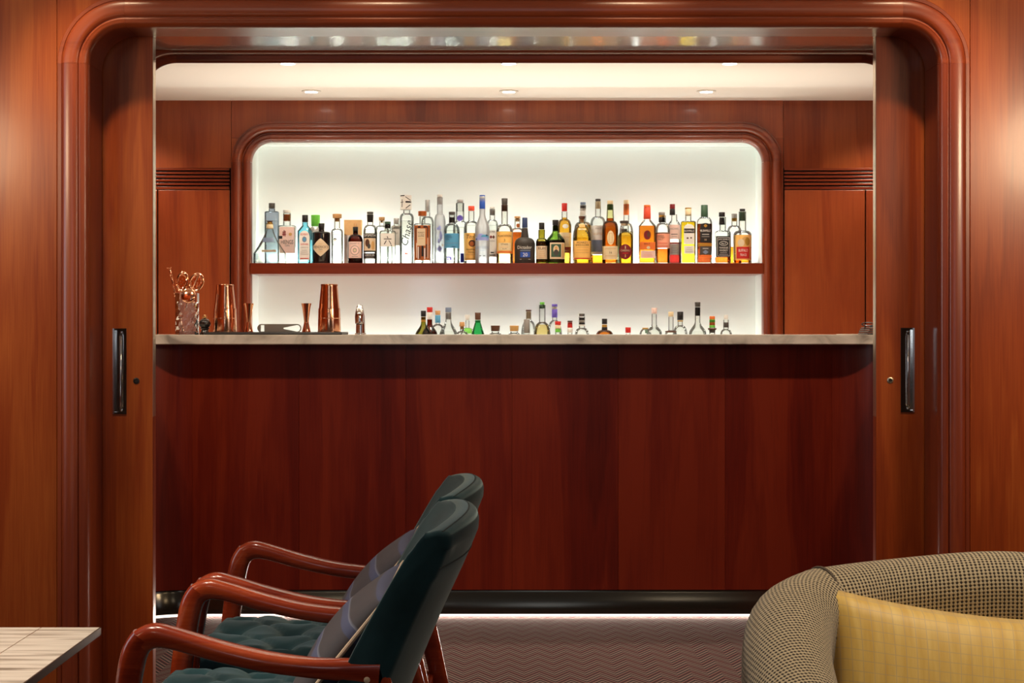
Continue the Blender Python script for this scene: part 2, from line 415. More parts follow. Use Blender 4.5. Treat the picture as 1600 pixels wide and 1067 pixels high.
def box(name, x0, x1, y0, y1, z0, z1, mat, parent=None, bevel=0.0, loc=None):
    bm = bmesh.new()
    bmesh.ops.create_cube(bm, size=1)
    for v in bm.verts:
        v.co = Vector(((x0 + x1) / 2 + v.co.x * (x1 - x0), (y0 + y1) / 2 + v.co.y * (y1 - y0), (z0 + z1) / 2 + v.co.z * (z1 - z0)))
    if bevel: bmesh.ops.bevel(bm, geom=list(bm.edges), offset=bevel, segments=2, affect='EDGES', profile=0.5)
    return bm_obj(name, bm, mat, parent, loc=loc)
def thing(name, label, cat, loc=(0, 0, 0), group=None, rotz=0):
    o = bpy.data.objects.new(name, None); COL.objects.link(o)
    o.location = loc; o.rotation_euler = (0, 0, rotz)
    o.empty_display_size = 0.05
    o['label'] = label; o['category'] = cat
    if group: o['group'] = group
    return o
def tag(o, label, cat, group=None):
    o['label'] = label; o['category'] = cat
    if group: o['group'] = group
    return o
def setting(name, label=None):
    o = bpy.data.objects.new(name, None); COL.objects.link(o); o['kind'] = 'structure'
    o.empty_display_size = 0.1
    if label: o['label'] = label
    return o
def struct(o, label=None):
    o['kind'] = 'structure'
    if label: o['label'] = label
    return o
def grid_faces(nu, nv, closed_u=False, closed_v=False):
    fs = []
    for i in range(nu if closed_u else nu - 1):
        for j in range(nv if closed_v else nv - 1):
            a, b = i, (i + 1) % nu
            c, d = j, (j + 1) % nv
            fs.append((a * nv + c, b * nv + c, b * nv + d, a * nv + d))
    return fs
def lathe(name, prof, mat, parent=None, seg=32, loc=None, smooth=True, cap=True):
    """prof: list of (radius, z)"""
    vs, n = [], len(prof)
    for r, z in prof:
        for k in range(seg):
            a = 2 * PI * k / seg
            vs.append((r * math.cos(a), r * math.sin(a), z))
    fs = grid_faces(n, seg, False, True)
    if cap:
        fs.append(tuple(range(seg))[::-1]); fs.append(tuple((n - 1) * seg + k for k in range(seg)))
    o = obj(name, vs, fs, mat, parent, smooth, loc)
    fix(o)
    return o
def fix(o, split=True):
    bm = bmesh.new(); bm.from_mesh(o.data)
    bmesh.ops.recalc_face_normals(bm, faces=bm.faces)
    if split:
        for e in bm.edges:
            if len(e.link_faces) == 2 and e.calc_face_angle(0) > 0.7: e.smooth = False
    bm.to_mesh(o.data); bm.free()
def tube(name, pts, rad, mat, parent=None, seg=10, closed=False, loc=None):
    pts = [Vector(p) for p in pts]
    n = len(pts)
    rads = rad if isinstance(rad, (list, tuple)) else [rad] * n
    vs = []
    ref = None
    for i, p in enumerate(pts):
        a = pts[(i - 1) % n] if closed or i else p
        b = pts[(i + 1) % n] if closed or i < n - 1 else p
        t = (b - a).normalized()
        if ref is None:
            ref = Vector((0, 0, 1)) if abs(t.z) < 0.9 else Vector((1, 0, 0))
        u = (ref - t * ref.dot(t)).normalized(); w = t.cross(u); ref = u
        for k in range(seg):
            an = 2 * PI * k / seg
            vs.append(p + (u * math.cos(an) + w * math.sin(an)) * rads[i])
    fs = grid_faces(n, seg, closed, True)
    if not closed:
        fs.append(tuple(range(seg))[::-1]); fs.append(tuple((n - 1) * seg + k for k in range(seg)))
    o = obj(name, vs, fs, mat, parent, True, loc)
    fix(o)
    return o
def extrude_poly(name, poly, y0, y1, mat, parent=None, bevel=0.0):
    """poly in XZ, extruded along Y"""
    bm = bmesh.new()
    f = bm.faces.new([bm.verts.new((x, y0, z)) for x, z in poly])
    r = bmesh.ops.extrude_face_region(bm, geom=[f])
    for v in r['geom']:
        if isinstance(v, bmesh.types.BMVert): v.co.y = y1
    if bevel: bmesh.ops.bevel(bm, geom=list(bm.edges), offset=bevel, segments=2, affect='EDGES')
    return bm_obj(name, bm, mat, parent)

# moulding swept around a rounded opening; profile = [(r, v)], v towards the viewer
def moulding(root, names, d0, xl, xr, zc, prof, zbot, mats, seg=18, gap=0.0006):
    def piece(name, frames, mat):
        vs = []
        for (ox, oz, dx, dz) in frames:
            for r, v in prof: vs.append((ox + dx * r, d0 - v, oz + dz * r))
        o = obj(name, vs, grid_faces(len(frames), len(prof)), mat, root, True)
        fix(o); return o
    post, corner, head = names
    mz, mc, mx = mats
    piece(post, [(xl, z, -1, 0) for z in (zbot, zc - gap)], mz)
    piece(post, [(xr, z, 1, 0) for z in (zbot, zc - gap)], mz)
    piece(corner, [(xl, zc, -math.cos(a), math.sin(a)) for a in [PI / 2 * k / seg for k in range(seg + 1)]], mc)
    piece(corner, [(xr, zc, math.cos(a), math.sin(a)) for a in [PI / 2 * k / seg for k in range(seg + 1)]], mc)
    piece(head, [(x, zc, 0, 1) for x in (xl + gap, xr - gap)], mx)

# ================================================================== STRUCTURE
D_F = 4.905          # face of the lounge wall around the opening
S_F = F / D_F
D_B = 5.36           # bar side of that wall
D_W = 8.07           # back wall of the bar
D_N = 8.32           # back of the niche
Z_CEIL = wz(157, D_W)
XL, XR = wx(197, D_F), wx(1408, D_F)   # arc centres of the opening's corners
ZC = wz(100, D_F)
R_IN, R_OUT = 57 / S_F, 105.5 / S_F

# carpet floor
struct(obj('floor', [(-3.4, -3.2, 0), (3.4, -3.2, 0), (3.4, 9, 0), (-3.4, 9, 0)], [(0, 1, 2, 3)], CARPET), 'brown herringbone carpet with red threads')

# lounge wall, built of veneer panels with a rounded opening
wf = setting('wall_front', 'cherry veneer wall around the wide rounded bar opening')
hx0, hx1, hz = XL - R_IN - 0.018, XR + R_IN + 0.018, ZC + R_IN + 0.018
sl, sr = wx(89, D_F), wx(1515.5, D_F)
g = 0.0007
for (a, b, z0, z1) in ((-3.4, sl - 0.9 - g, 0, 2.6), (sl - 0.9 + g, sl - g, 0, 2.6), (sr + g, sr + 0.9 - g, 0, 2.6), (sr + 0.9 + g, 3.4, 0, 2.6)):
    box('wall_panel', a, b, D_F, D_F + 0.04, z0, z1, W_V, wf, bevel=0.0012)

extrude_poly('wall_panel', [(sl + g, 0), (hx0, 0), (hx0, hz), (hx1, hz), (hx1, 0), (sr - g, 0), (sr - g, 2.6), (sl + g, 2.6)], D_F, D_F + 0.04, W_V, wf)

# lounge shell behind the camera and to the sides
for nm, args in (('wall_left', (-3.44, -3.4, -3.2, D_F + 0.04, 0, 2.6)), ('wall_right', (3.4, 3.44, -3.2, D_F + 0.04, 0, 2.6))):
    struct(box(nm, *args, W_V), 'cherry veneer side wall of the lounge')
struct(box('wall_rear', -3.44, 3.44, -3.24, -3.2, 0, 2.6, plain('rear_wall_paint', (0.20, 0.14, 0.10), 0.7)), 'plain wall behind the viewer')
struct(box('ceiling', -3.44, 3.44, -3.24, D_F + 0.04, 2.6, 2.64, CREAM), 'cream lounge ceiling')
struct(box('ceiling', -2.9, 2.9, D_B - 0.02, 8.6, Z_CEIL, Z_CEIL + 0.04, CREAM), 'cream bar ceiling with recessed downlights')

# the opening's architrave
t1 = setting('trim_1', 'polished cherry half-round moulding framing the opening')
def P(r, v): return (r / S_F, v)
prof = [P(105.5, 0.0), P(105.5, 0.012), P(104.5, 0.014), P(99.5, 0.014), P(98.5, 0.012)]
for k in range(13):
    a = PI * k / 12
    prof.append((( 85.5 + 13 * math.cos(a)) / S_F, 0.012 + 0.0125 * math.sin(a) ** 0.9))
prof += [P(71.5, 0.012), P(70.5, 0.018), P(68.5, 0.020), P(66.5, 0.018)]
for k in range(1, 9):
    a = PI / 2 * k / 8
    prof.append(((57 + 9.5 * (1 - math.sin(a))) / S_F, 0.018 * math.cos(a) - 0.012 * (1 - math.cos(a))))
prof += [P(57, -0.04), P(57, -0.150)]
moulding(t1, ('frame_post', 'frame_corner', 'frame_head'), D_F, XL, XR, ZC, prof, 0.0, (W_MZ, W_MX, W_MX))

# soffit and jamb linings deeper in the wall
zs = ZC + R_IN
t2 = setting('trim_2', 'lacquered cherry soffit and jambs inside the opening')
ys0, ys1 = D_F + 0.150, D_B - 0.055
xj0, xj1 = wx(240, D_F) - 0.22, wx(1365, D_F) + 0.20
zi = 0.0
e = 0.055
extr = lambda nm, pts, z0, z1, m: None
def flat(name, poly, z0, z1, mat, parent):
    bm = bmesh.new()
    f = bm.faces.new([bm.verts.new((x, y, z0)) for x, y in poly])
    r = bmesh.ops.extrude_face_region(bm, geom=[f])
    for v in r['geom']:
        if isinstance(v, bmesh.types.BMVert): v.co.z = z1
    return bm_obj(name, bm, mat, parent)
mxl, mxr = wx(240, 5.2) - 0.06, wx(1338, D_B - 0.05)
flat('soffit_board', [(XL - R_IN, ys0), (XR + R_IN, ys0), (mxr + 0.16, ys0 + 0.06), (mxr, ys1), (mxl, ys1), (mxl - 0.16, ys0 + 0.06)], zs, zs + 0.03, W_SOF, t2)
flat('soffit_board', [(mxr + 0.001, ys1), (mxr + 0.161, ys0 + 0.06), (mxr + 0.30, ys0 + 0.06), (mxr + 0.30, ys1)], zs, zs + 0.03, W_SOF, t2)
flat('soffit_board', [(mxl - 0.001, ys1), (mxl - 0.161, ys0 + 0.06), (mxl - 0.30, ys0 + 0.06), (mxl - 0.30, ys1)], zs, zs + 0.03, W_SOF, t2)
# moulding on the bar side
t3 = setting('trim_3', 'dark cherry moulding on the bar side of the opening')
S_B = F / D_B
zb = wz(97, D_B)
RB = 52 / S_B
prof3 = [(RB + 0.10, -0.02), (RB + 0.10, 0.055)]
prof3 = [(RB + 0.09, 0.055)] + [(RB + 0.022 + 0.024 - 0.024 * math.sin(a), 0.03 + 0.025 * math.cos(a)) for a in [PI / 2 * k / 6 for k in range(7)]] + [(RB + 0.022, -0.01), (RB + 0.012, -0.012)] + \
        [(RB + 0.012 - 0.012 * math.sin(a), -0.022 + 0.010 * math.cos(a)) for a in [PI * k / 6 for k in range(7)]] + [(RB + 0.10, -0.034)]
moulding(t3, ('frame_post', 'frame_corner', 'frame_head'), D_B, wx(222, D_B) + RB, wx(1400, D_B) - RB, zb - RB, prof3, 0.0, (W_MZ, W_MX, W_MX))
wb = setting('wall_middle', 'bar side of the wall around the opening')
for (a, b, z0, z1) in ((-2.9, wx(222, D_B) - 0.05, 0, Z_CEIL), (wx(1400, D_B) + 0.06, 2.9, 0, Z_CEIL), (wx(222, D_B) - 0.05, wx(1400, D_B) + 0.06, zb + 0.05, Z_CEIL)):
    box('wall_panel', a, b, D_B - 0.02, D_B + 0.02, z0, z1, W_V, wb)

# sliding doors with flush pulls
def sliding_door(name, x_edge, x_far, hx, kx, label):
    root = setting(name, label)
    y0, y1, z0, z1 = D_F + 0.157, D_F + 0.197, 0.004, 2.03
    xa, xb = min(x_edge, x_far), max(x_edge, x_far)
    hxa, hxb = wx(hx[0] + 1.0, y0), wx(hx[1] - 1.0, y0)
    hz0, hz1 = wz(hx[3] - 1, y0), wz(hx[2] + 1, y0)
    xsn, zsn = [xa, hxa, hxb, xb], [z0, hz0, hz1, z1]
    bm = bmesh.new()
    V = {}
    for i, x in enumerate(xsn):
        for j, z in enumerate(zsn):
            V[i, j] = bm.verts.new((x, y0, z))
    for i in range(3):
        for j in range(3):
            if (i, j) != (1, 1): bm.faces.new((V[i, j], V[i + 1, j], V[i + 1, j + 1], V[i, j + 1]))
    B = {k: bm.verts.new((V[k].co.x, y1, V[k].co.z)) for k in V}
    for i in range(3):
        for j in range(3):
            bm.faces.new((B[i, j], B[i, j + 1], B[i + 1, j + 1], B[i + 1, j]))
    for i in range(3):
        bm.faces.new((V[i, 0], B[i, 0], B[i + 1, 0], V[i + 1, 0])); bm.faces.new((V[i, 3], V[i + 1, 3], B[i + 1, 3], B[i, 3]))
        bm.faces.new((V[0, i], V[0, i + 1], B[0, i + 1], B[0, i])); bm.faces.new((V[3, i], B[3, i], B[3, i + 1], V[3, i + 1]))
    q = [(1, 1), (2, 1), (2, 2), (1, 2)]
    inner = [bm.verts.new((V[k].co.x, y0 + 0.016, V[k].co.z)) for k in q]
    for k in range(4):
        bm.faces.new((V[q[k]], inner[k], inner[(k + 1) % 4], V[q[(k + 1) % 4]]))
    bm.faces.new(inner)
    bm_obj('door_leaf', bm, W_V, root)
    # nickel pull: rim, cup and bar
    t = 0.0035
    o = []
    bm = bmesh.new()
    ring_o = [(hxa - t, hz0 - t), (hxb + t, hz0 - t), (hxb + t, hz1 + t), (hxa - t, hz1 + t)]
    ring_i = [(hxa + t * .6, hz0 + t * .6), (hxb - t * .6, hz0 + t * .6), (hxb - t * .6, hz1 - t * .6), (hxa + t * .6, hz1 - t * .6)]
    lay = [[bm.verts.new((x, y, z)) for x, z in r] for r, y in ((ring_o, y0 - 0.0002), (ring_o, y0 - 0.0025), (ring_i, y0 - 0.0025), (ring_i, y0 + 0.013))]
    for a, b in zip(lay, lay[1:]):
        for k in range(4): bm.faces.new((a[k], a[(k + 1) % 4], b[(k + 1) % 4], b[k]))
    bm.faces.new(lay[-1])
    hd = bm_obj('flush_handle', bm, CHROME, root)
    xm, zm0, zm1 = (hxa + hxb) / 2 + (0.004 if hx[0] > 800 else 0.002), hz0 + 0.014, hz1 - 0.014
    tube('pull_bar', [(xm, y0 + 0.011, zm0), (xm, y0 + 0.003, zm0 + 0.006), (xm, y0 + 0.003, zm1 - 0.006), (xm, y0 + 0.011, zm1)], 0.0042, CHROME, hd, seg=10)
    for zz in (hz0 + 0.008, hz1 - 0.008):
        lathe('screw', [(0.0038, 0), (0.0038, 0.002), (0.001, 0.003)], CHROME, hd, seg=10, loc=(xm, y0 + 0.013, zz)).rotation_euler = (PI / 2, 0, 0)
    # keyhole
    kxm, kz = wx(kx[0], y0), wz(kx[1], y0)
    kh = lathe('keyhole', [(0.0095, 0), (0.0095, 0.0015), (0.006, 0.0022), (0.0052, 0.0008), (0.0052, 0.0)], BRASS if hx[0] > 800 else BLACK, root, seg=20, loc=(kxm, y0 - 0.0001, kz))
    kh.rotation_euler = (PI / 2, 0, 0)
    k2 = lathe('keyhole_core', [(0.0050, 0), (0.0050, 0.0012)], BLACK, kh, seg=16)
    # leaf edge: brass paints the bar light on it, wood the shade below
    sgn = 1 if x_edge > x_far else -1
    xe = x_edge
    box('edge_strip', min(xe, xe + sgn * 0.0012), max(xe, xe + sgn * 0.0012), y0 + 0.003, y1 - 0.001, z0 + 0.86, z1 - 0.002, BRASS, root)
    box('edge_strip', min(xe, xe + sgn * 0.0010), max(xe, xe + sgn * 0.0010), y0 + 0.003, y1 - 0.001, z0 + 0.01, z0 + 0.858, W_MZ, root)
    return root
yd = D_F + 0.157
sliding_door('door_1', wx(238.5, yd), XL - R_IN - 0.05, (177, 197, 514, 646), (213, 595), 'sliding cherry pocket door at the left of the opening')
sliding_door('door_2', wx(1369, yd), XR + R_IN + 0.05, (1408, 1428, 513, 643), (1391, 594), 'sliding cherry pocket door at the right of the opening')

# back wall of the bar
wk = setting('wall_back', 'cherry panelled back wall of the bar around a lit niche')
SW = F / D_W
def X(p): return wx(p, D_W)
def Z(p): return wz(p, D_W)
NXL, NXR, NZC = X(424.5), X(1159.5), Z(253.5)
NR_I, NR_O = 31.5 / SW, 63 / SW
yb = (D_W, D_W + 0.03)
gp = 0.0009
box('wall_panel', -2.9, X(361.5) - gp, *yb, Z(262.5), Z(154), W_PAN, wk, bevel=0.001)
box('wall_panel', X(1224) + gp, X(1600), *yb, Z(263), Z(154), wood('cherry_figured', CH_D, (0.20, 0.034, 0.007), (0.28, 0.062, 0.014), 'z', fine=0.9), wk, bevel=0.001)
box('wall_panel', X(361.5) + gp, X(1224) - gp, *yb, NZC + NR_I + 0.02, Z(154), W_PAN, wk, bevel=0.001)
box('wall_panel', X(361.5) + gp, NXL - NR_I - 0.02, *yb, 0.0, NZC + NR_I + 0.0195, W_PAN, wk, bevel=0.001)
box('wall_panel', NXR + NR_I + 0.02, X(1224) - gp, *yb, 0.0, NZC + NR_I + 0.0195, W_PAN, wk, bevel=0.001)
# cupboard doors set into the wall
for (a, b) in ((-2.9, X(245.5)), (X(247.5), X(359)), (X(1225.5), X(1351)), (X(1353), X(1600))):
    box('cupboard_door', a, b, D_W - 0.004, D_W + 0.02, 0.02, Z(297), W_PAN, wk, bevel=0.0015)
box('backing', -2.9, X(361), D_W + 0.02, D_W + 0.03, 0, Z(262.5), VOID, wk)
box('backing', X(1224), X(1600), D_W + 0.02, D_W + 0.03, 0, Z(263), VOID, wk)
for side, (a, b) in enumerate(((-2.895, X(358.5)), (X(1225.5), X(1600)))):
    gr = box('vent_grille', a, b, D_W + 0.016, D_W + 0.0195, Z(296), Z(262), VOID, wk)
    for k in range(6):
        yy = 263.2 + 5.75 * k
        box('slat', a, b, D_W - 0.003, D_W + 0.016, Z(yy + 3.0 + (0.8 if k == 5 else 0)), Z(yy - 0.4), W_SH, gr, bevel=0.0008)

# niche
t4 = setting('trim_4', 'polished cherry moulding framing the lit bottle niche')
pn = [(NR_O, 0.0), (NR_O, 0.010), (NR_O - 0.003, 0.012)]
for k in range(11):
    a = PI * k / 10
    pn.append((NR_O - 0.006 - 0.023 + 0.023 * math.cos(a), 0.012 + 0.020 * math.sin(a) ** 0.9))
pn += [(NR_O - 0.054, 0.008)]
for k in range(9):
    a = PI * k / 8
    pn.append((NR_I + 0.0205 + 0.0185 * math.cos(a), 0.008 + 0.016 * math.sin(a) ** 0.9))
pn += [(NR_I, 0.004), (NR_I, -0.030)]
moulding(t4, ('frame_post', 'frame_corner', 'frame_head'), D_W, NXL, NXR, NZC, pn, 0.6, (W_MZ, W_MX, W_MX))
wn = setting('wall_niche', 'white glass lined niche glowing behind the bottles')
nx0, nx1, nz1 = NXL - NR_I - 0.004, NXR + NR_I + 0.004, NZC + NR_I + 0.006
Z_BB = 0.92
box('glass_panel', nx0 - 0.01, nx1 + 0.01, D_N, D_N + 0.008, Z_BB, nz1 + 0.02, LIT_GLASS, wn)
box('glass_panel', nx0 - 0.008, nx0, D_W + 0.03, D_N, Z_BB, nz1, WHITE_GLASS, wn)
box('glass_panel', nx1, nx1 + 0.008, D_W + 0.03, D_N, Z_BB, nz1, WHITE_GLASS, wn)
box('glass_panel', nx0 - 0.008, nx1 + 0.008, D_W + 0.03, D_N, nz1, nz1 + 0.008, WHITE_GLASS, wn)
# shelf across the niche
D_S = 8.05
Z_SH = wz(411, D_S)
sh = thing('shelf', 'long cherry shelf carrying the upper row of bottles across the lit niche', 'shelf', (0, 0, 0))
box('shelf_board', nx0 + 0.001, nx1 - 0.001, D_S, D_N - 0.002, wz(428, D_S), Z_SH, W_SH, sh, bevel=0.0015)
box('light_strip', nx0 + 0.03, nx1 - 0.03, D_N - 0.014, D_N - 0.004, Z_SH, Z_SH + 0.004, LED, sh)
def strip_light(y, z, e, ang, ln=2.40):
    light('AREA', 'niche_led', ((nx0 + nx1) / 2, y, z), e, (0.92, 1.0, 0.95), (PI + ang, 0, 0), shape='RECTANGLE', size=ln, size_y=0.012)
strip_light(D_N - 0.035, Z_SH + 0.008, 11.5, 0.0)
strip_light(D_N - 0.035, Z_BB + 0.008, 10.5, 0.0)
# counter along the back wall
bb = thing('back_counter', 'low counter along the back wall beneath the niche, hidden behind the bar', 'counter')
box('counter_top', -1.9, 2.0, 7.55, D_W - 0.036, Z_BB - 0.03, Z_BB, MARBLE, bb, bevel=0.002)
box('counter_top', nx0 + 0.001, nx1 - 0.001, D_W - 0.036, D_N - 0.001, Z_BB - 0.03, Z_BB, MARBLE, bb)
box('light_strip', nx0 + 0.03, nx1 - 0.03, D_N - 0.014, D_N - 0.004, Z_BB, Z_BB + 0.004, LED, bb)
for k in range(6):
    box('cupboard_door', -1.88 + 0.645 * k, -1.88 + 0.645 * k + 0.64, 7.6, 7.62, 0.1, Z_BB - 0.035, W_V, bb, bevel=0.001)
box('carcass', -1.9, 2.0, 7.62, D_W - 0.04, 0.0, Z_BB - 0.032, W_V, bb)

# bar room side walls
struct(box('wall_left', -2.94, -2.9, D_B + 0.02, 8.6, 0, Z_CEIL, W_V), 'bar side wall')
struct(box('wall_right', 2.9, 2.94, D_B + 0.02, 8.6, 0, Z_CEIL, W_V), 'bar side wall')

# downlights in the bar ceiling
n = 0
LBL = {(0, 0): 'left recessed downlight of the front row, partly behind the opening head', (0, 1): 'centre recessed downlight of the front row, partly behind the opening head', (0, 2): 'right recessed downlight of the front row, partly behind the opening head',
       (1, 0): 'left recessed downlight of the rear row above the niche', (1, 1): 'centre recessed downlight of the rear row above the niche', (1, 2): 'right recessed downlight of the rear row above the niche'}
for r, dy in enumerate((6.93, 7.75)):
    for c, lx in enumerate((-0.92, 0.0, 0.92)):
        t = thing('ceiling_light', LBL[r, c], 'ceiling light', (lx, dy, Z_CEIL), 'recessed downlights in the bar ceiling')
        lathe('trim_ring', [(0.030, -0.001), (0.044, -0.001), (0.046, -0.004), (0.030, -0.006), (0.030, -0.001)], plain('white_trim', (0.85, 0.82, 0.76), 0.4), t, seg=28, cap=False)
        lathe('lens', [(0.030, -0.002), (0.030, -0.0045), (0.02, -0.005)], LAMP, t, seg=24)

# ================================================================== BAR COUNTER
D_M, D_C = 6.45, 6.55
Z_T = EYE - 7 * D_M / F
Z_U = EYE - 22.4 * D_M / F
bar = thing('bar_counter', 'long dark cherry bar front of tall veneer panels under a marble top', 'bar counter')
SC = F / D_C
Z_P = wz(921.5, D_C)
xs = [wx(p, D_C) for p in (300, 467, 634, 800, 966, 1133, 1300)]
for a, b in zip(xs, xs[1:]):
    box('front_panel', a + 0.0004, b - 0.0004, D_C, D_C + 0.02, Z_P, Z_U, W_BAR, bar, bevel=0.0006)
box('carcass', xs[0], xs[-1], D_C + 0.021, D_C + 0.05, 0.02, Z_U - 0.001, VOID, bar)
RC = 0.25
def arc_wall(name, xc, sgn, r0, r1, z0, z1, mat, parent, prof=None):
    """concave quarter turn from the front (facing the viewer) into the side return"""
    vs = []
    pr = prof or [(r0, z0), (r0, z1), (r1, z1), (r1, z0)]
    fr = [PI / 2 * k / 12 for k in range(13)]
    for a in fr:
        for r, z in pr: vs.append((xc + sgn * r * math.sin(a), D_C - RC + r * math.cos(a), z))
    o = obj(name, vs, grid_faces(13, len(pr), False, prof is None), mat, parent, True)
    fix(o); return o
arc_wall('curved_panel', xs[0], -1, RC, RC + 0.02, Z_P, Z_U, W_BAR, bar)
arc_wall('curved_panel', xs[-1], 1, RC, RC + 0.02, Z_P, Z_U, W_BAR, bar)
box('return_panel', xs[0] - RC - 0.02, xs[0] - RC, D_B + 0.03, D_C - RC, 0.0, Z_U, W_V, bar)
box('return_panel', xs[-1] + RC, xs[-1] + RC + 0.02, D_B + 0.03, D_C - RC, 0.0, Z_U, W_V, bar)
# polished kick plate, scratched, slightly bellied
def kick_mat():
    m, nt, N, L, b = new_mat('scratched_dark_steel')
    tc = N.new('ShaderNodeTexCoord'); mp = N.new('ShaderNodeMapping'); mp.inputs['Scale'].default_value = (14, 14, 60); L.new(tc.outputs['Object'], mp.inputs[0])
    v = N.new('ShaderNodeTexNoise'); v.inputs['Scale'].default_value = 3.0; v.inputs['Detail'].default_value = 8; v.inputs['Roughness'].default_value = 0.8; L.new(mp.outputs[0], v.inputs['Vector'])
    r = ramp(N, [(0.66, (0.075, 0.068, 0.055)), (0.72, (0.11, 0.10, 0.08)), (0.78, (0.9, 0.8, 0.7))])
    L.new(v.outputs['Fac'], r.inputs[0]); L.new(r.outputs[0], b.inputs['Base Color'])
    b.inputs['Metallic'].default_value = 0.9; b.inputs['Roughness'].default_value = 0.16
    return m
KICK = kick_mat()
kp = [(RC + 0.022, Z_P), (RC + 0.004, Z_P), (RC + 0.002, Z_P - 0.002)] + [(RC + 0.002 - 0.016 * math.sin(t * PI * 0.5) , Z_P - 0.004 - (Z_P - 0.018) * t) for t in [k / 10 for k in range(11)]] + [(RC + 0.02, 0.010)]
vsk = []
for x in (xs[0], xs[-1]):
    for r, z in kp: vsk.append((x, D_C - RC + r, z))
fix(obj('kick_plate', vsk, grid_faces(2, len(kp)), KICK, bar, True))
arc_wall('kick_plate', xs[0], -1, 0, 0, 0, 0, KICK, bar, prof=kp)
arc_wall('kick_plate', xs[-1], 1, 0, 0, 0, 0, KICK, bar, prof=kp)
lp = [(RC - 0.010, 0.001), (RC - 0.011, 0.003), (RC - 0.010, 0.006), (RC - 0.004, 0.0085), (RC + 0.004, 0.0085), (RC + 0.004, 0.001)]
light('AREA', 'floor_led', ((xs[0] + xs[-1]) / 2, D_C - 0.018, 0.012), 6.0, (1.0, 0.80, 0.68), (-0.9, 0, 0), shape='RECTANGLE', size=2.6, size_y=0.008)
vsk = []
for x in (xs[0], xs[-1]):
    for r, z in lp: vsk.append((x, D_C - RC + r, z))
fix(obj('light_strip', vsk, grid_faces(2, len(lp), False, True), LED_FLOOR, bar))
arc_wall('light_strip', xs[0], -1, 0, 0, 0, 0, LED_FLOOR, bar, prof=lp)
arc_wall('light_strip', xs[-1], 1, 0, 0, 0, 0, LED_FLOOR, bar, prof=lp)
# marble worktop
wt = flat('worktop', [(xs[0] - RC - 0.12, D_B + 0.03), (xs[0] - RC + 0.03, D_B + 0.03), (xs[0] - RC + 0.03, D_M), (xs[-1] + RC - 0.03, D_M), (xs[-1] + RC - 0.03, D_B + 0.03), (xs[-1] + RC + 0.12, D_B + 0.03), (xs[-1] + RC + 0.12, 7.15), (xs[0] - RC - 0.12, 7.15)], Z_U, Z_T, MARBLE, None)
bmx = bmesh.new(); bmx.from_mesh(wt.data); bmesh.ops.bevel(bmx, geom=list(bmx.edges), offset=0.003, segments=2, affect='EDGES'); bmx.to_mesh(wt.data); bmx.free()
tag(wt, 'pale grey veined marble slab topping the bar', 'worktop')

# ================================================================== LOUNGE FURNITURE
def section_sweep(name, pts, mat, parent, seg=4, loc=None):
    """pts: (x, z, in-plane thickness, width in y, y centre); rounded rectangular section along a path in the XZ plane"""
    n = len(pts); vs = []
    ring = []
    for q in range(4):
        for k in range(seg):
            a = PI / 2 * (q + k / (seg - 1))
            cx, cy = ((1, 1), (-1, 1), (-1, -1), (1, -1))[q]
            ring.append((cx, cy, math.cos(a), math.sin(a)))
    for i, (x, z, t, w, y) in enumerate(pts):
        a = pts[max(i - 1, 0)]; b = pts[min(i + 1, n - 1)]
        tx, tz = b[0] - a[0], b[1] - a[1]; l = math.hypot(tx, tz); tx, tz = tx / l, tz / l
        nx_, nz_ = -tz, tx
        rad = min(t, w) * 0.36
        for cx, cy, ca, sa in ring:
            u = cx * (t / 2 - rad) + rad * ca
            v = cy * (w / 2 - rad) + rad * sa
            vs.append((x + nx_ * u, y + v, z + nz_ * u))
    m = len(ring)
    fs = grid_faces(n, m, False, True)
    fs.append(tuple(range(m))[::-1]); fs.append(tuple((n - 1) * m + k for k in range(m)))
    o = obj(name, vs, fs, mat, parent, True, loc); fix(o); return o
def smooth_path(pts, sub=5):
    out = []
    n = len(pts)
    for i in range(n - 1):
        p0, p1, p2, p3 = pts[max(i - 1, 0)], pts[i], pts[i + 1], pts[min(i + 2, n - 1)]
        for k in range(sub):
            t = k / sub
            out.append(tuple(0.5 * (2 * b + (c - a) * t + (2 * a - 5 * b + 4 * c - d) * t * t + (3 * b - a - 3 * c + d) * t ** 3) for a, b, c, d in zip(p0, p1, p2, p3)))
    out.append(tuple(pts[-1]))
    return out

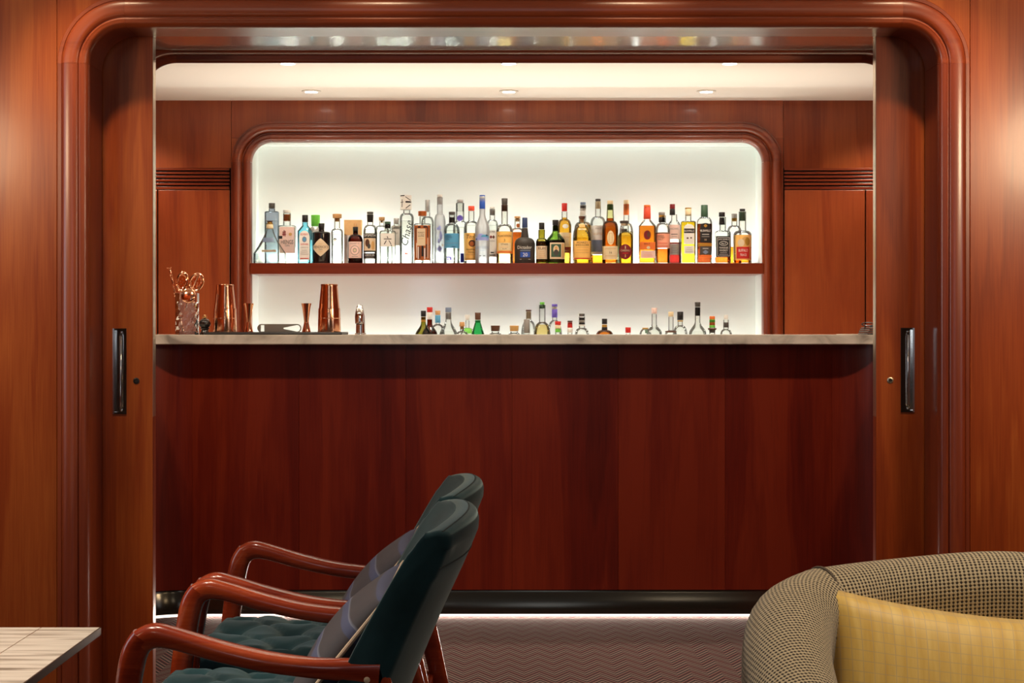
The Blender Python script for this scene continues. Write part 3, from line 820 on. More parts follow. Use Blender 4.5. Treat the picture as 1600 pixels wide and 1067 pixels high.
def armchair(d_near, d_far, label):
    yc, hw = (d_near + d_far) / 2, (d_far - d_near) / 2
    X0 = -0.42
    t = thing('armchair', label, 'armchair', (X0, yc, 0), 'teal velvet armchairs in a row')
    o_ = lambda pts, y: [(x - X0, z, a, b, y) for x, z, a, b in pts]
    for s in (-1, 1):
        y = s * hw
        leg = smooth_path([(-0.712, 0.0, 0.030, 0.030), (-0.688, 0.25, 0.038, 0.036), (-0.660, 0.48, 0.043, 0.040), (-0.646, 0.565, 0.044, 0.042), (-0.628, 0.597, 0.044, 0.044)])
        arm = smooth_path([(-0.636, 0.588, 0.044, 0.043), (-0.612, 0.600, 0.042, 0.045), (-0.575, 0.595, 0.035, 0.048), (-0.50, 0.574, 0.032, 0.056), (-0.42, 0.556, 0.030, 0.058), (-0.34, 0.545, 0.032, 0.048), (-0.28, 0.541, 0.040, 0.036), (-0.222, 0.536, 0.052, 0.034)])
        rear = smooth_path([(-0.236, 0.552, 0.050, 0.033), (-0.222, 0.50, 0.050, 0.033), (-0.192, 0.40, 0.044, 0.033), (-0.150, 0.22, 0.038, 0.032), (-0.095, 0.0, 0.030, 0.030)])
        section_sweep('front_leg', o_(leg, y), W_CH, t)
        ar = section_sweep('armrest', o_(arm, y), W_CH, t)
        section_sweep('rear_leg', o_(rear, y - s * 0.0005), W_CH, t)
        pl = lathe('screw_plug', [(0.0055, 0), (0.0055, 0.0012), (0.003, 0.002)], PIPING, ar, seg=14, loc=(-0.243 - X0, y + s * 0.0165, 0.527))
        pl.rotation_euler = (-s * PI / 2, 0, 0)
        section_sweep('side_rail', o_([(-0.67, 0.315, 0.05, 0.024), (-0.18, 0.285, 0.05, 0.024)], y), W_CH, t)
    box('front_rail', -0.672 - X0, -0.648 - X0, -hw, hw, 0.295, 0.345, W_CH, t, bevel=0.004)
    box('back_rail', -0.205 - X0, -0.180 - X0, -hw, hw, 0.255, 0.305, W_CH, t, bevel=0.004)
    # tufted seat cushion
    sw = hw - 0.024
    nx_, ny_ = 44, 40
    xa, xb = -0.690 - X0, -0.285 - X0
    btn = [(0.17 + 0.33 * i, 0.17 + 0.33 * j) for i in range(3) for j in range(3)]
    btn = [(u, v) for u, v in btn if u < 0.95 and v < 0.95]
    def top(u, v):
        ed = min(1, min(u, 1 - u) / 0.11); ev = min(1, min(v, 1 - v) / 0.11)
        rnd = (math.sqrt(max(0, 1 - (1 - ed) ** 2))) * (math.sqrt(max(0, 1 - (1 - ev) ** 2)))
        z = 0.375 + 0.087 * rnd
        dz = 0
        for bu, bv in btn:
            r2 = ((u - bu) ** 2 + (v - bv) ** 2)
            dz += 0.022 * math.exp(-r2 / 0.0016) + 0.014 * math.exp(-r2 / 0.012)
        for p in (u + v, u - v):
            q = (p - 0.34) / 0.33 if p == u + v else p / 0.33
            fr = abs(q - round(q)) * 0.33
            dz += 0.007 * math.exp(-(fr / 0.030) ** 2)
        w = 0.004 * math.sin(9 * u + 4 * v) * math.sin(7 * v - 3 * u)
        return z - dz * (0.35 + 0.65 * rnd) + w * rnd
    vs = []
    for i in range(nx_):
        for j in range(ny_):
            u, v = i / (nx_ - 1), j / (ny_ - 1)
            vs.append((xa + (xb - xa) * u, -sw + 2 * sw * v, top(u, v) - 0.02 * u * 0.6))
    k0 = len(vs)
    for i in range(nx_):
        for j in range(ny_):
            u, v = i / (nx_ - 1), j / (ny_ - 1)
            ins = 0.012
            vs.append((xa + ins + (xb - xa - 2 * ins) * u, -sw + ins + 2 * (sw - ins) * v, 0.335 - 0.012 * u))
    fs = grid_faces(nx_, ny_)
    fs += [tuple(k0 + q for q in f)[::-1] for f in grid_faces(nx_, ny_)]
    rim = [i * ny_ for i in range(nx_)] + [(nx_ - 1) * ny_ + j for j in range(1, ny_)] + [i * ny_ + ny_ - 1 for i in range(nx_ - 2, -1, -1)] + [j for j in range(ny_ - 2, 0, -1)]
    for a, b in zip(rim, rim[1:] + rim[:1]): fs.append((a, b, b + k0, a + k0))
    sc_ = obj('seat_cushion', vs, fs, TEAL, t, True); fix(sc_, False)
    for bu, bv in btn:
        lathe('button', [(0.007, -0.003), (0.0085, 0.0), (0.006, 0.0025), (0.002, 0.0035)], TEAL, sc_, seg=10, loc=(xa + (xb - xa) * bu, -sw + 2 * sw * bv, top(bu, bv) + 0.001 - 0.012 * bu))
    # curved backrest: loop profile at stations over the width
    front = [(-0.352, 0.36), (-0.325, 0.45), (-0.285, 0.545), (-0.235, 0.64), (-0.188, 0.722), (-0.160, 0.765), (-0.146, 0.781)]
    crest = [(-0.128, 0.790), (-0.100, 0.794), (-0.074, 0.789), (-0.060, 0.775), (-0.057, 0.757)]
    back = [(-0.066, 0.735), (-0.085, 0.69), (-0.122, 0.61), (-0.160, 0.52), (-0.195, 0.43), (-0.225, 0.34)]
    front, crest, back = smooth_path(front, 3), smooth_path(crest, 3), smooth_path(back, 3)
    loop = [(p, 0.0) for p in front] + [(p, 0.25 + 0.75 * k / (len(crest) - 1)) for k, p in enumerate(crest)] + [(p, 1.0) for p in back]
    bw = hw + 0.016
    st = [-1, -0.992, -0.975, -0.94, -0.88, -0.8, -0.65, -0.5, -0.3, -0.1, 0.1, 0.3, 0.5, 0.65, 0.8, 0.88, 0.94, 0.975, 0.992, 1]
    ins = [0.008, 0.0025, 0] + [0] * 14 + [0, 0.0025, 0.008]
    vs = []
    m = len(loop)
    for w, i_ in zip(st, ins):
        pl = []
        for (x, z), k in loop:
            bulge = -0.052 * abs(w) ** 2.3 * k
            dip = -0.014 * abs(w) ** 3 * (1 if 0.2 < k < 1 else 0.6 if k == 1 and z > 0.7 else 0.25 if z > 0.75 else 0)
            pl.append((x + bulge + 0.044 * (1 - w * w) * (1 - k) ** 1.5, z + dip))
        for q in range(m):
            (x0_, z0_), (x1_, z1_) = pl[q - 1], pl[(q + 1) % m]
            tx, tz = x1_ - x0_, z1_ - z0_
            l = math.hypot(tx, tz) or 1
            vs.append((pl[q][0] + tz / l * i_ - X0, bw * w, pl[q][1] - tx / l * i_))
    fs = grid_faces(len(st), m, False, True)
    fs.append(tuple(range(m))[::-1]); fs.append(tuple((len(st) - 1) * m + k for k in range(m)))
    bk = obj('backrest', vs, fs, TEAL, t, True); fix(bk, True)
    # stitched seams over the crest and along the back
    for kk, nm in ((len(front) + 4, 'seam'), (len(front) + len(crest) + 1, 'seam')):
        pts = [Vector(vs[i * m + kk]) for i in range(2, len(st) - 2)]
        tube(nm, [p + Vector((0.0, 0, -0.0005)) for p in pts], 0.0016, plain('seam_thread', (0.03, 0.05, 0.052), 0.9), bk, seg=6)
    return t
CH_N = (2.867, 3.385); CH_F = (3.471, 3.987)
armchair(*CH_N, 'nearer teal velvet armchair with tufted seat, beside the small stone table')
armchair(*CH_F, 'farther teal velvet armchair, second in the row toward the bar')

def pillow(name, label, w, h, t, pinch, mat, loc, rot, piping=None, group=None, n=26):
    T = thing(name, label, 'cushion', loc, group)
    T.rotation_euler = rot
    vs, uvs = [], []
    for side in (1, -1):
        for i in range(n):
            for j in range(n):
                u, v = -1 + 2 * i / (n - 1), -1 + 2 * j / (n - 1)
                x = u * w / 2 * (1 - pinch * (1 - v * v)); z = v * h / 2 * (1 - pinch * (1 - u * u))
                th = t / 2 * (max(0, (1 - u * u)) * max(0, (1 - v * v))) ** 0.42
                th += 0.003 * math.sin(5 * u + 2 * v) * (1 - u * u) * (1 - v * v)
                vs.append((x, side * th, z)); uvs.append((u * w / 2, v * h / 2))
    fs = grid_faces(n, n) + [tuple(q + n * n for q in f)[::-1] for f in grid_faces(n, n)]
    c = obj('cover', vs, fs, mat, T, True, uvs=uvs)
    bm = bmesh.new(); bm.from_mesh(c.data); bmesh.ops.remove_doubles(bm, verts=bm.verts, dist=1e-5); bmesh.ops.recalc_face_normals(bm, faces=bm.faces); bm.to_mesh(c.data); bm.free()
    if piping:
        pts = []
        for k in range(4):
            for q in range(14):
                s = -1 + 2 * q / 14
                u, v = ((s, -1), (1, s), (-s, 1), (-1, -s))[k]
                pts.append((u * w / 2 * (1 - pinch * (1 - v * v)) * 1.004, 0, v * h / 2 * (1 - pinch * (1 - u * u)) * 1.004))
        tube('piping', pts, 0.0042, piping, T, seg=8, closed=True)
    return T
# cushions leaning in the armchairs (pillow plane faces -x, leaning back 27 degrees)
for (a, b), lab in ((CH_N, 'grey and blue striped cushion with cream piping on the nearer teal armchair'), (CH_F, 'grey and blue striped cushion with cream piping on the farther teal armchair')):
    yc = (a + b) / 2
    p = pillow('cushion', lab, 0.44, 0.30, 0.088, 0.05, STRIPE, (-0.306, yc, 0.543), (0, 0, 0), PIPING, 'striped cushions on the armchairs')
    p.rotation_euler = (Matrix.Rotation(math.radians(39), 4, 'Y') @ Matrix.Rotation(PI / 2, 4, 'Z')).to_euler()

# tweed tub chair, right foreground
tub = thing('tub_chair', 'oatmeal and black basket-weave tub armchair in the right foreground', 'armchair', (0.95, 2.5, 0))
path = smooth_path([(0.425, 2.02, 0.545, 0.135), (0.418, 2.20, 0.575, 0.135), (0.412, 2.36, 0.635, 0.132), (0.418, 2.50, 0.690, 0.130), (0.446, 2.61, 0.728, 0.128), (0.505, 2.685, 0.742, 0.125)], 6)
path2 = smooth_path([(0.505, 2.685, 0.742, 0.125), (0.60, 2.712, 0.7500, 0.125), (0.74, 2.715, 0.763, 0.125), (0.82, 2.715, 0.765, 0.125), (0.90, 2.715, 0.760, 0.125), (0.98, 2.715, 0.765, 0.125), (1.10, 2.715, 0.766, 0.125), (1.30, 2.712, 0.755, 0.125), (1.40, 2.685, 0.742, 0.125)], 6)
path3 = [(1.905 - x, y, z, w) for x, y, z, w in path][::-1]
def tub_wall(name, path, rot_uv=0.0, s0=0.0):
    vs, uvs = [], []
    n = len(path)
    sec = []   # (offset across in half-widths, height below top, arc)
    for k in range(13):
        a = PI * k / 12
        sec.append((-math.cos(a), (1 - math.sin(a)), 'r'))
    s = s0
    for i, (x, y, zt, w) in enumerate(path):
        a, b = path[max(i - 1, 0)], path[min(i + 1, n - 1)]
        tx, ty = b[0] - a[0], b[1] - a[1]; l = math.hypot(tx, ty); tx, ty = tx / l, ty / l
        ox, oy = -ty, tx                      # outward (left of travel)
        if i: s += math.dist(path[i][:3], path[i - 1][:3])
        r = w / 2
        ring = [(1.02 * r, 0.13), (1.03 * r, 0.30), (1.03 * r, 0.45)]
        ring = [(q, z, 0.0) for q, z in ring]
        pts = [(1.00 * r, 0.14), (1.06 * r, 0.28), (1.06 * r, zt - 0.22), (1.05 * r, zt - r * 1.7)]
        for k in range(15):
            an = PI * k / 14
            pts.append((r * 1.04 * math.cos(an), zt - r * 0.95 + r * 0.95 * math.sin(an)))
        pts += [(-1.0 * r, zt - r * 1.7), (-0.88 * r, zt - 0.18), (-0.70 * r, 0.40), (-0.6 * r, 0.30)]
        acc = 0
        for k, (q, z) in enumerate(pts):
            if k: acc += math.dist(pts[k], pts[k - 1])
            vs.append((x + ox * q - 0.95, y + oy * q - 2.5, z))
            c_, s_ = math.cos(rot_uv), math.sin(rot_uv)
            vv = acc - (zt)
            uvs.append((s * c_ - vv * s_, s * s_ + vv * c_))
    m = len(pts)
    fs = grid_faces(n, m)
    fs.append(tuple(range(m))[::-1]); fs.append(tuple((n - 1) * m + k for k in range(m)))
    o = obj(name, vs, fs, TWEED, tub, True, uvs=uvs); fix(o); return o
tub_wall('arm', path, 0.35)
tub_wall('backrest', path2, 0.0, 0.3)
tub_wall('arm', path3, -0.35)
tube('seam', [(x - 0.95, y - 2.5, z) for x, y, z in [(0.505 + 0.064 * a, 2.685 - 0.064 * b, 0.742 - 0.06 + 0.0615 * c) for a, b, c in [(-math.cos(t) * 0.35, -math.cos(t) * 0.94, math.sin(t)) for t in [PI * k / 14 for k in range(15)]]]], 0.0022, plain('tweed_seam', (0.12, 0.09, 0.06), 0.9), tub, seg=6)
sv, suv = [], []
for i in range(20):
    for j in range(20):
        u, v = i / 19, j / 19
        ed = min(1, min(u, 1 - u) / 0.1); ev = min(1, min(v, 1 - v) / 0.1)
        sv.append((-0.46 + 0.92 * u, -0.42 + 0.58 * v, 0.30 + 0.13 * math.sqrt(max(0, 1 - (1 - ed) ** 2)) * math.sqrt(max(0, 1 - (1 - ev) ** 2)))); suv.append((0.92 * u, 0.58 * v))
fix(obj('seat_cushion', sv, grid_faces(20, 20), TWEED, tub, True, uvs=suv), False)
box('base', -0.47, 0.47, -0.40, 0.22, 0.14, 0.30, TWEED, tub, bevel=0.01)
for lx in (-0.42, 0.42):
    for ly in (-0.36, 0.18):
        lathe('leg', [(0.014, 0), (0.022, 0.14)], W_CH, tub, seg=14, loc=(lx, ly, 0))
yc_ = pillow('cushion', 'yellow checked square cushion leaning in the tweed tub armchair', 0.50, 0.46, 0.15, 0.085, YELLOW, (0.722, 2.545, 0.478), (0, 0, 0))
yc_.rotation_euler = (math.radians(-17), math.radians(5.5), math.radians(-4))

# side table, left foreground
tb = thing('side_table', 'low side table with a pale striped stone top and dark metal edge', 'table', (-1.15, 3.2, 0))
zt = 0.5
tx1, ty1 = wx(158, 3.51) + 1.15, 3.51 - 3.2
sx = -0.986 + 1.15
for a, b in ((-0.36, sx - 0.0012), (sx + 0.0012, tx1 - 0.003)):
    box('stone_tile', a, b, -0.45, ty1 - 0.003, zt - 0.008, zt, STONE, tb, bevel=0.0006)
box('inlay_strip', sx - 0.0011, sx + 0.0011, -0.45, ty1 - 0.003, zt - 0.006, zt - 0.0006, BRASS, tb)
EDGE = plain('bronze_edge', (0.10, 0.075, 0.055), 0.4, 0.7)
box('edge_band', tx1 - 0.0028, tx1, -0.453, ty1, zt - 0.016, zt - 0.0004, EDGE, tb)
box('edge_band', -0.363, tx1 - 0.003, ty1 - 0.0028, ty1, zt - 0.016, zt - 0.0004, EDGE, tb)
box('edge_band', -0.363, tx1 - 0.003, -0.453, -0.4502, zt - 0.016, zt - 0.0004, EDGE, tb)
box('edge_band', -0.363, -0.3602, -0.45, ty1 - 0.003, zt - 0.016, zt - 0.0004, EDGE, tb)
box('under_board', -0.36, tx1 - 0.003, -0.45, ty1 - 0.003, zt - 0.016, zt - 0.0085, BLACK, tb)
lathe('pedestal', [(0.16, 0), (0.16, 0.012), (0.03, 0.02), (0.028, zt - 0.03), (0.12, zt - 0.018)], EDGE, tb, seg=28, loc=(-0.05, -0.05, 0))

# ================================================================== BARWARE ON THE MARBLE
DB = 6.60
kb = DB / F
def bx_(px): return (px - CX) * kb
ZTR = Z_T + 0.0105
tray = thing('tray', 'flat black rectangular bar tray carrying the copper shakers', 'tray', ((bx_(323) + bx_(537)) / 2, 6.66, Z_T))
hw_ = (bx_(537) - bx_(323)) / 2
box('tray_base', -hw_, hw_, -0.13, 0.13, 0.0, 0.0085, BLACK, tray, bevel=0.002)
for a, b, c, d in ((-hw_, hw_, -0.13, -0.126), (-hw_, hw_, 0.126, 0.13), (-hw_, -hw_ + 0.004, -0.1258, 0.1258), (hw_ - 0.004, hw_, -0.1258, 0.1258)):
    box('tray_rim', a, b, c, d, 0.0087, 0.0105, BLACK, tray)
ZTR = Z_T + 0.0087
def shaker(px, wb_, wt_, top, label):
    d = 6.64; k = d / F
    t = thing('cocktail_shaker', label, 'cocktail shaker', (wx(px, d), d, ZTR), 'copper shakers on the tray')
    H = (518.5 - top) * k
    r0, r1 = wb_ / 2 * k, wt_ / 2 * k
    lathe('cup', [(r0, 0), (r0 * 1.01, 0.003), (r0 * 0.98, H * 0.28), (r0 * 0.955, H * 0.48), (r0 * 0.945, H * 0.50), (r0 * 0.90, H * 0.50)], COPPER, t, seg=40)
    lathe('tin', [(r0 * 0.90, H * 0.46), (r0 * 0.905, H * 0.52), (r1 * 1.02, H * 0.95), (r1 * 1.04, H * 0.985), (r1 * 1.0, H), (r1 * 0.93, H), (r1 * 0.90, H * 0.985), (r1 * 0.3, H * 0.98)], COPPER, t, seg=40)
    lathe('rim_band', [(r0 * 0.985, H * 0.285), (r0 * 0.995, H * 0.29), (r0 * 0.982, H * 0.30)], COPPER, t, seg=40, cap=False)
shaker(351.5, 36.5, 26, 443.5, 'left copper cocktail shaker on the black tray, next to the crystal glass')
shaker(514.5, 35.5, 25.5, 443, 'right copper cocktail shaker on the black tray, near the tap')
def jigger(px, label):
    d = 6.60; k = d / F
    t = thing('jigger', label, 'jigger', (wx(px, d), d, ZTR), 'copper jiggers on the tray')
    H = 45.5 * k
    lathe('small_cup', [(6.8 * k, 0), (7.0 * k, 0.002), (5.2 * k, H * 0.18), (3.6 * k, H * 0.335)], COPPER, t, seg=28)
    lathe('large_cup', [(3.5 * k, H * 0.345), (4.3 * k, H * 0.5), (6.4 * k, H * 0.85), (8.0 * k, H), (7.6 * k, H), (6.0 * k, H * 0.86), (1.0 * k, H * 0.4)], COPPER, t, seg=28)
    lathe('collar', [(3.5 * k, H * 0.32), (4.0 * k, H * 0.328), (4.0 * k, H * 0.348), (3.5 * k, H * 0.356)], COPPER, t, seg=28)
jigger(388.7, 'left copper jigger on the black tray, beside the left shaker')
jigger(478.7, 'right copper jigger on the black tray, between bottle opener and right shaker')
# bar blade bottle opener standing on its long edge
def curve_plate(name, outline, holes, depth, mat, parent):
    cu = bpy.data.curves.new('outline', 'CURVE'); cu.dimensions = '2D'; cu.fill_mode = 'BOTH'; cu.extrude = depth / 2
    for pts in [outline] + holes:
        sp = cu.splines.new('POLY'); sp.points.add(len(pts) - 1)
        for p, q in zip(sp.points, pts): p.co = (q[0], q[1], 0, 1)
        sp.use_cyclic_u = True
    tmp = bpy.data.objects.new('tmp', cu)
    me = bpy.data.meshes.new_from_object(tmp)
    bpy.data.objects.remove(tmp); bpy.data.curves.remove(cu)
    me.materials.clear(); me.materials.append(mat)
    o = bpy.data.objects.new(name, me); COL.objects.link(o)
    if parent: o.parent = parent
    return o
d = 6.585; k = d / F
L_, Hh = 69 * k, 13.2 * k
outl = [( -L_ / 2 + Hh / 2 + Hh / 2 * math.cos(a), Hh / 2 + Hh / 2 * math.sin(a)) for a in [PI / 2 + PI * q / 12 for q in range(13)]] + [(L_ / 2 - Hh / 2 + Hh / 2 * math.cos(a), Hh / 2 + Hh / 2 * math.sin(a)) for a in [-PI / 2 + PI * q / 12 for q in range(13)]]
h1 = [(x * k, z * k) for x, z in ((-29, 1.6), (-23.5, 1.6), (-23.5, 11.4), (-29, 11.4))]
tx_ = 27.5
h2 = [(6.5 * k, 7.4 * k), (6.5 * k, 5.6 * k)] + [((tx_ + 5.2 * math.cos(a)) * k, (6.5 + 5.2 * math.sin(a)) * k) for a in [-PI / 2 + PI * q / 10 for q in range(11)]]
op = thing('bottle_opener', 'flat steel bar blade bottle opener standing on edge between the jiggers', 'bottle opener', (wx(436.5, d), d, ZTR))
bl = curve_plate('blade', outl, [h1, h2], 0.003, STEEL, op)
bl.rotation_euler = (PI / 2, 0, 0)
# crystal mixing glass with tools
d = 6.62; k = d / F
gx = wx(292.5, d)
mg = thing('mixing_glass', 'cut crystal glass packed with copper bar tools at the left end of the bar', 'glass', (gx, d, Z_T))
H = 64.5 * k; R = 18.3 * k
vs = []; ns, nr = 48, 26
for i in range(nr):
    z = H * i / (nr - 1)
    for j in range(ns):
        cut = 0.0
        if 0.06 < i / (nr - 1) < 0.80: cut = -0.0022 * abs(math.sin(j * PI / 6 + i * 0.55)) * abs(math.sin(j * PI / 6 - i * 0.55)) * 1.6
        a = 2 * PI * j / ns
        vs.append(((R + cut) * math.cos(a), (R + cut) * math.sin(a), z))
fs = grid_faces(nr, ns, False, True); fs.append(tuple(range(ns))[::-1])
G_CRY = thin_glass('cut_crystal', (0.86, 0.90, 0.97), (0.40, 0.45, 0.60), gloss=2.5, frost=0.06, frost_col=(0.85, 0.88, 0.95))
obj('cut_wall', vs, fs, G_CRY, mg, False)
lathe('foot', [(R * 0.9, 0.001), (R * 0.9, 0.012), (R * 0.3, 0.014)], G_THICK, mg, seg=32)
lathe('rim', [(R * 0.93, H), (R * 0.97, H + 0.001), (R, H)], G_CRY, mg, seg=48, cap=False)
def stick(px0, py0, px1, py1, name, mat, r, parent, dd):
    p0, p1 = at(px0, py0, dd), at(px1, py1, dd)
    return p0, p1
# twisted bar spoon / straw
p0, p1 = at(286, 517, d), at(265.5, 421, d)
bs = thing('bar_spoon', 'slim copper bar spoon with twisted stem leaning left out of the crystal glass', 'bar spoon', p0)
n_ = 60
for ph in (0, PI):
    tube('twisted_stem', [((p1 - p0) * (q / n_)) + Vector((0.0022 * math.cos(q * 1.1 + ph), 0.0022 * math.sin(q * 1.1 + ph), 0)) for q in range(n_ + 1)], 0.0028, COPPER, bs, seg=6)
e_ = p1 - p0
tube('fork_end', [e_, e_ + Vector((-0.005, 0, 0.006)), e_ + Vector((-0.012, 0, 0.005))], 0.0018, COPPER, bs, seg=6)
tube('fork_end', [e_, e_ + Vector((0.002, 0, 0.007)), e_ + Vector((0.006, 0, 0.009))], 0.0018, COPPER, bs, seg=6)
def strainer(px, py, a, b, tilt, dd, label):
    c = at(px, py, dd)
    t = thing('cocktail_strainer', label, 'strainer', c, 'copper strainers in the crystal glass')
    t.rotation_euler = (0, tilt, 0)
    el = lambda f, n=28, y=0.0: [(a * k * f * math.cos(2 * PI * q / n), y, b * k * f * math.sin(2 * PI * q / n)) for q in range(n)]
    tube('rim', el(1.0), 0.0042, COPPER, t, seg=8, closed=True)
    tube('spring_coil', [(a * k * 0.74 * math.cos(q * 0.35) + 0.0024 * math.cos(q * 2.6), -0.004 + 0.002 * math.sin(q * 2.6), b * k * 0.74 * math.sin(q * 0.35) + 0.002 * math.sin(q * 2.6)) for q in range(72)], 0.0013, COPPER, t, seg=5)
    pl = []
    for q in range(28):
        an = 2 * PI * q / 28
        pl.append((a * k * 0.62 * math.cos(an), b * k * 0.62 * math.sin(an)))
    hs = [[(a * k * 0.30 * cx + 0.0035 * math.cos(2 * PI * q / 8), b * k * 0.30 * cz + 0.0035 * math.sin(2 * PI * q / 8)) for q in range(8)] for cx, cz in ((-1, 0), (1, 0), (0, 1), (0, -1))]
    p = curve_plate('plate', pl, hs, 0.0016, COPPER, t); p.rotation_euler = (PI / 2, 0, 0)
    tube('handle', [(0, 0.003, -b * k), (0, 0.004, -b * k - 0.05), (0.002, 0.004, -b * k - 0.085)], 0.0038, COPPER, t, seg=8)
strainer(284.5, 440, 8.2, 14.5, 0.20, d + 0.012, 'left copper spring strainer standing up in the crystal glass')
strainer(306.5, 441, 10.2, 14.0, 0.42, d + 0.018, 'right copper spring strainer standing up in the crystal glass')
jl = thing('julep_strainer', 'round copper julep strainer bowl hanging over the rim of the crystal glass', 'strainer', at(294.5, 462, d - 0.040))
cp = []
for q in range(9):
    a = PI / 2 * q / 8
    cp.append((11.5 * k * math.sin(a) + 0.0004, 0.010 * math.cos(a)))
bw_ = lathe('bowl', cp[::-1], COPPER, jl, seg=28, cap=False); bw_.rotation_euler = (PI / 2 - 0.25, 0, 0)
tube('handle', [(0.010, 0.003, 0.022), (0.018, 0.03, 0.048), (0.032, 0.050, 0.085)], 0.003, COPPER, jl, seg=8)
# black pepper mill shaped caster
d = 6.60; k = d / F
pm = thing('pepper_mill', 'small black round-topped mill with a brass ball finial beside the crystal glass', 'mill', (wx(320, d), d, Z_T))
lathe('body', [(8.0 * k, 0), (8.2 * k, 0.004), (6.0 * k, 5 * k), (5.2 * k, 8 * k), (7.2 * k, 9.2 * k), (7.4 * k, 10.2 * k), (5.5 * k, 11 * k)], plain('black_lacquer', (0.014, 0.012, 0.010), 0.15, coat=0.5), pm, seg=28)
lathe('head', [(5.4 * k, 10.8 * k), (8.6 * k, 14 * k), (9.2 * k, 17.5 * k), (8.0 * k, 21.5 * k), (5 * k, 24.5 * k), (2.4 * k, 25.2 * k)], plain('black_lacquer', (0, 0, 0)), pm, seg=28)
lathe('finial', [(1.8 * k, 25.0 * k), (3.4 * k, 26.4 * k), (3.8 * k, 28.3 * k), (2.8 * k, 30.6 * k), (0.8 * k, 31.4 * k)], plain('brass_ball', (0.85, 0.58, 0.25), 0.15, 1.0), pm, seg=20)
# chrome tap on the rear of the worktop
d = 7.05; k = d / F
tp = thing('tap', 'slim chrome gooseneck tap standing behind the right copper shaker', 'tap', (wx(563.3, d), d, Z_T))
lathe('base', [(0.024, 0), (0.024, 0.004), (0.021, 0.006)], CHROME, tp, seg=28)
pts = [(0, 0, 0.004), (0, 0, 0.05)] + [(0, -0.030 + 0.030 * math.cos(a), 0.075 + 0.040 * math.sin(a)) for a in [PI * q / 14 for q in range(15)]] + [(0, -0.060, 0.045)]
tube('spout', pts, [0.0200, 0.0190] + [0.0185 - 0.0055 * math.sin(PI * q / 14) for q in range(15)] + [0.0170], CHROME, tp, seg=20)
lathe('outlet', [(0.0120, 0.0), (0.0120, -0.003)], BLACK, tp, seg=16, loc=(0, -0.060, 0.0448))
# folders and clip at the right end
d = 6.72; k = d / F
fo = thing('bill_folder', 'dark leather bill folders held by a clip at the right end of the bar', 'folder', (wx(1358, d), d, Z_T))
LEATH = plain('dark_leather', (0.030, 0.014, 0.010), 0.45)
for q in range(3):
    box('folder', -0.026 + 0.004 * q, 0.08, -0.09, 0.09, 0.0005 + 0.0085 * q, 0.0075 + 0.0085 * q, LEATH, fo, bevel=0.002)
cl = box('clip_jaw', -0.026, 0.05, -0.03, 0.03, 0.0262, 0.0300, BLACK, fo, bevel=0.001)
for yy in (-0.018,):
    tube('clip_loop', [(-0.010 + 0.026 * math.cos(a) * (1 if math.cos(a) > 0 else 0.9), yy, 0.042 + 0.0065 * math.sin(a)) for a in [2 * PI * q / 20 for q in range(20)]], 0.0022, BLACK, cl, seg=8, closed=True)
    tube('clip_loop', [(0.0, yy, 0.030), (0.02, yy, 0.041), (0.06, yy, 0.043), (0.06, yy, 0.034), (0.02, yy, 0.0335)], 0.0035, BLACK, cl, seg=8)
pp = box('paper_slip', wx(1314, 6.9), wx(1343, 6.9), 6.86, 7.0, Z_T + 0.0003, Z_T + 0.0016, plain('paper', (0.75, 0.68, 0.56), 0.7))
tag(pp, 'thin cream paper slip lying near the right end of the marble', 'paper')

# ================================================================== BOTTLES
TXT = {}
def text_mesh(s):
    if s in TXT: return TXT[s]
    cu = bpy.data.curves.new('lettering', 'FONT'); cu.body = s; cu.resolution_u = 2; cu.align_x = 'CENTER'
    tmp = bpy.data.objects.new('tmp', cu)
    me = bpy.data.meshes.new_from_object(tmp)
    v = [Vector(q.co) for q in me.vertices]; f = [tuple(p.vertices) for p in me.polygons]
    bpy.data.objects.remove(tmp); bpy.data.curves.remove(cu); bpy.data.meshes.remove(me)
    x0, x1 = min(q.x for q in v), max(q.x for q in v); y0, y1 = min(q.y for q in v), max(q.y for q in v)
    v = [((q.x - (x0 + x1) / 2) / (x1 - x0), (q.y - (y0 + y1) / 2) / (y1 - y0)) for q in v]
    TXT[s] = (v, f, (x1 - x0) / (y1 - y0))
    return TXT[s]

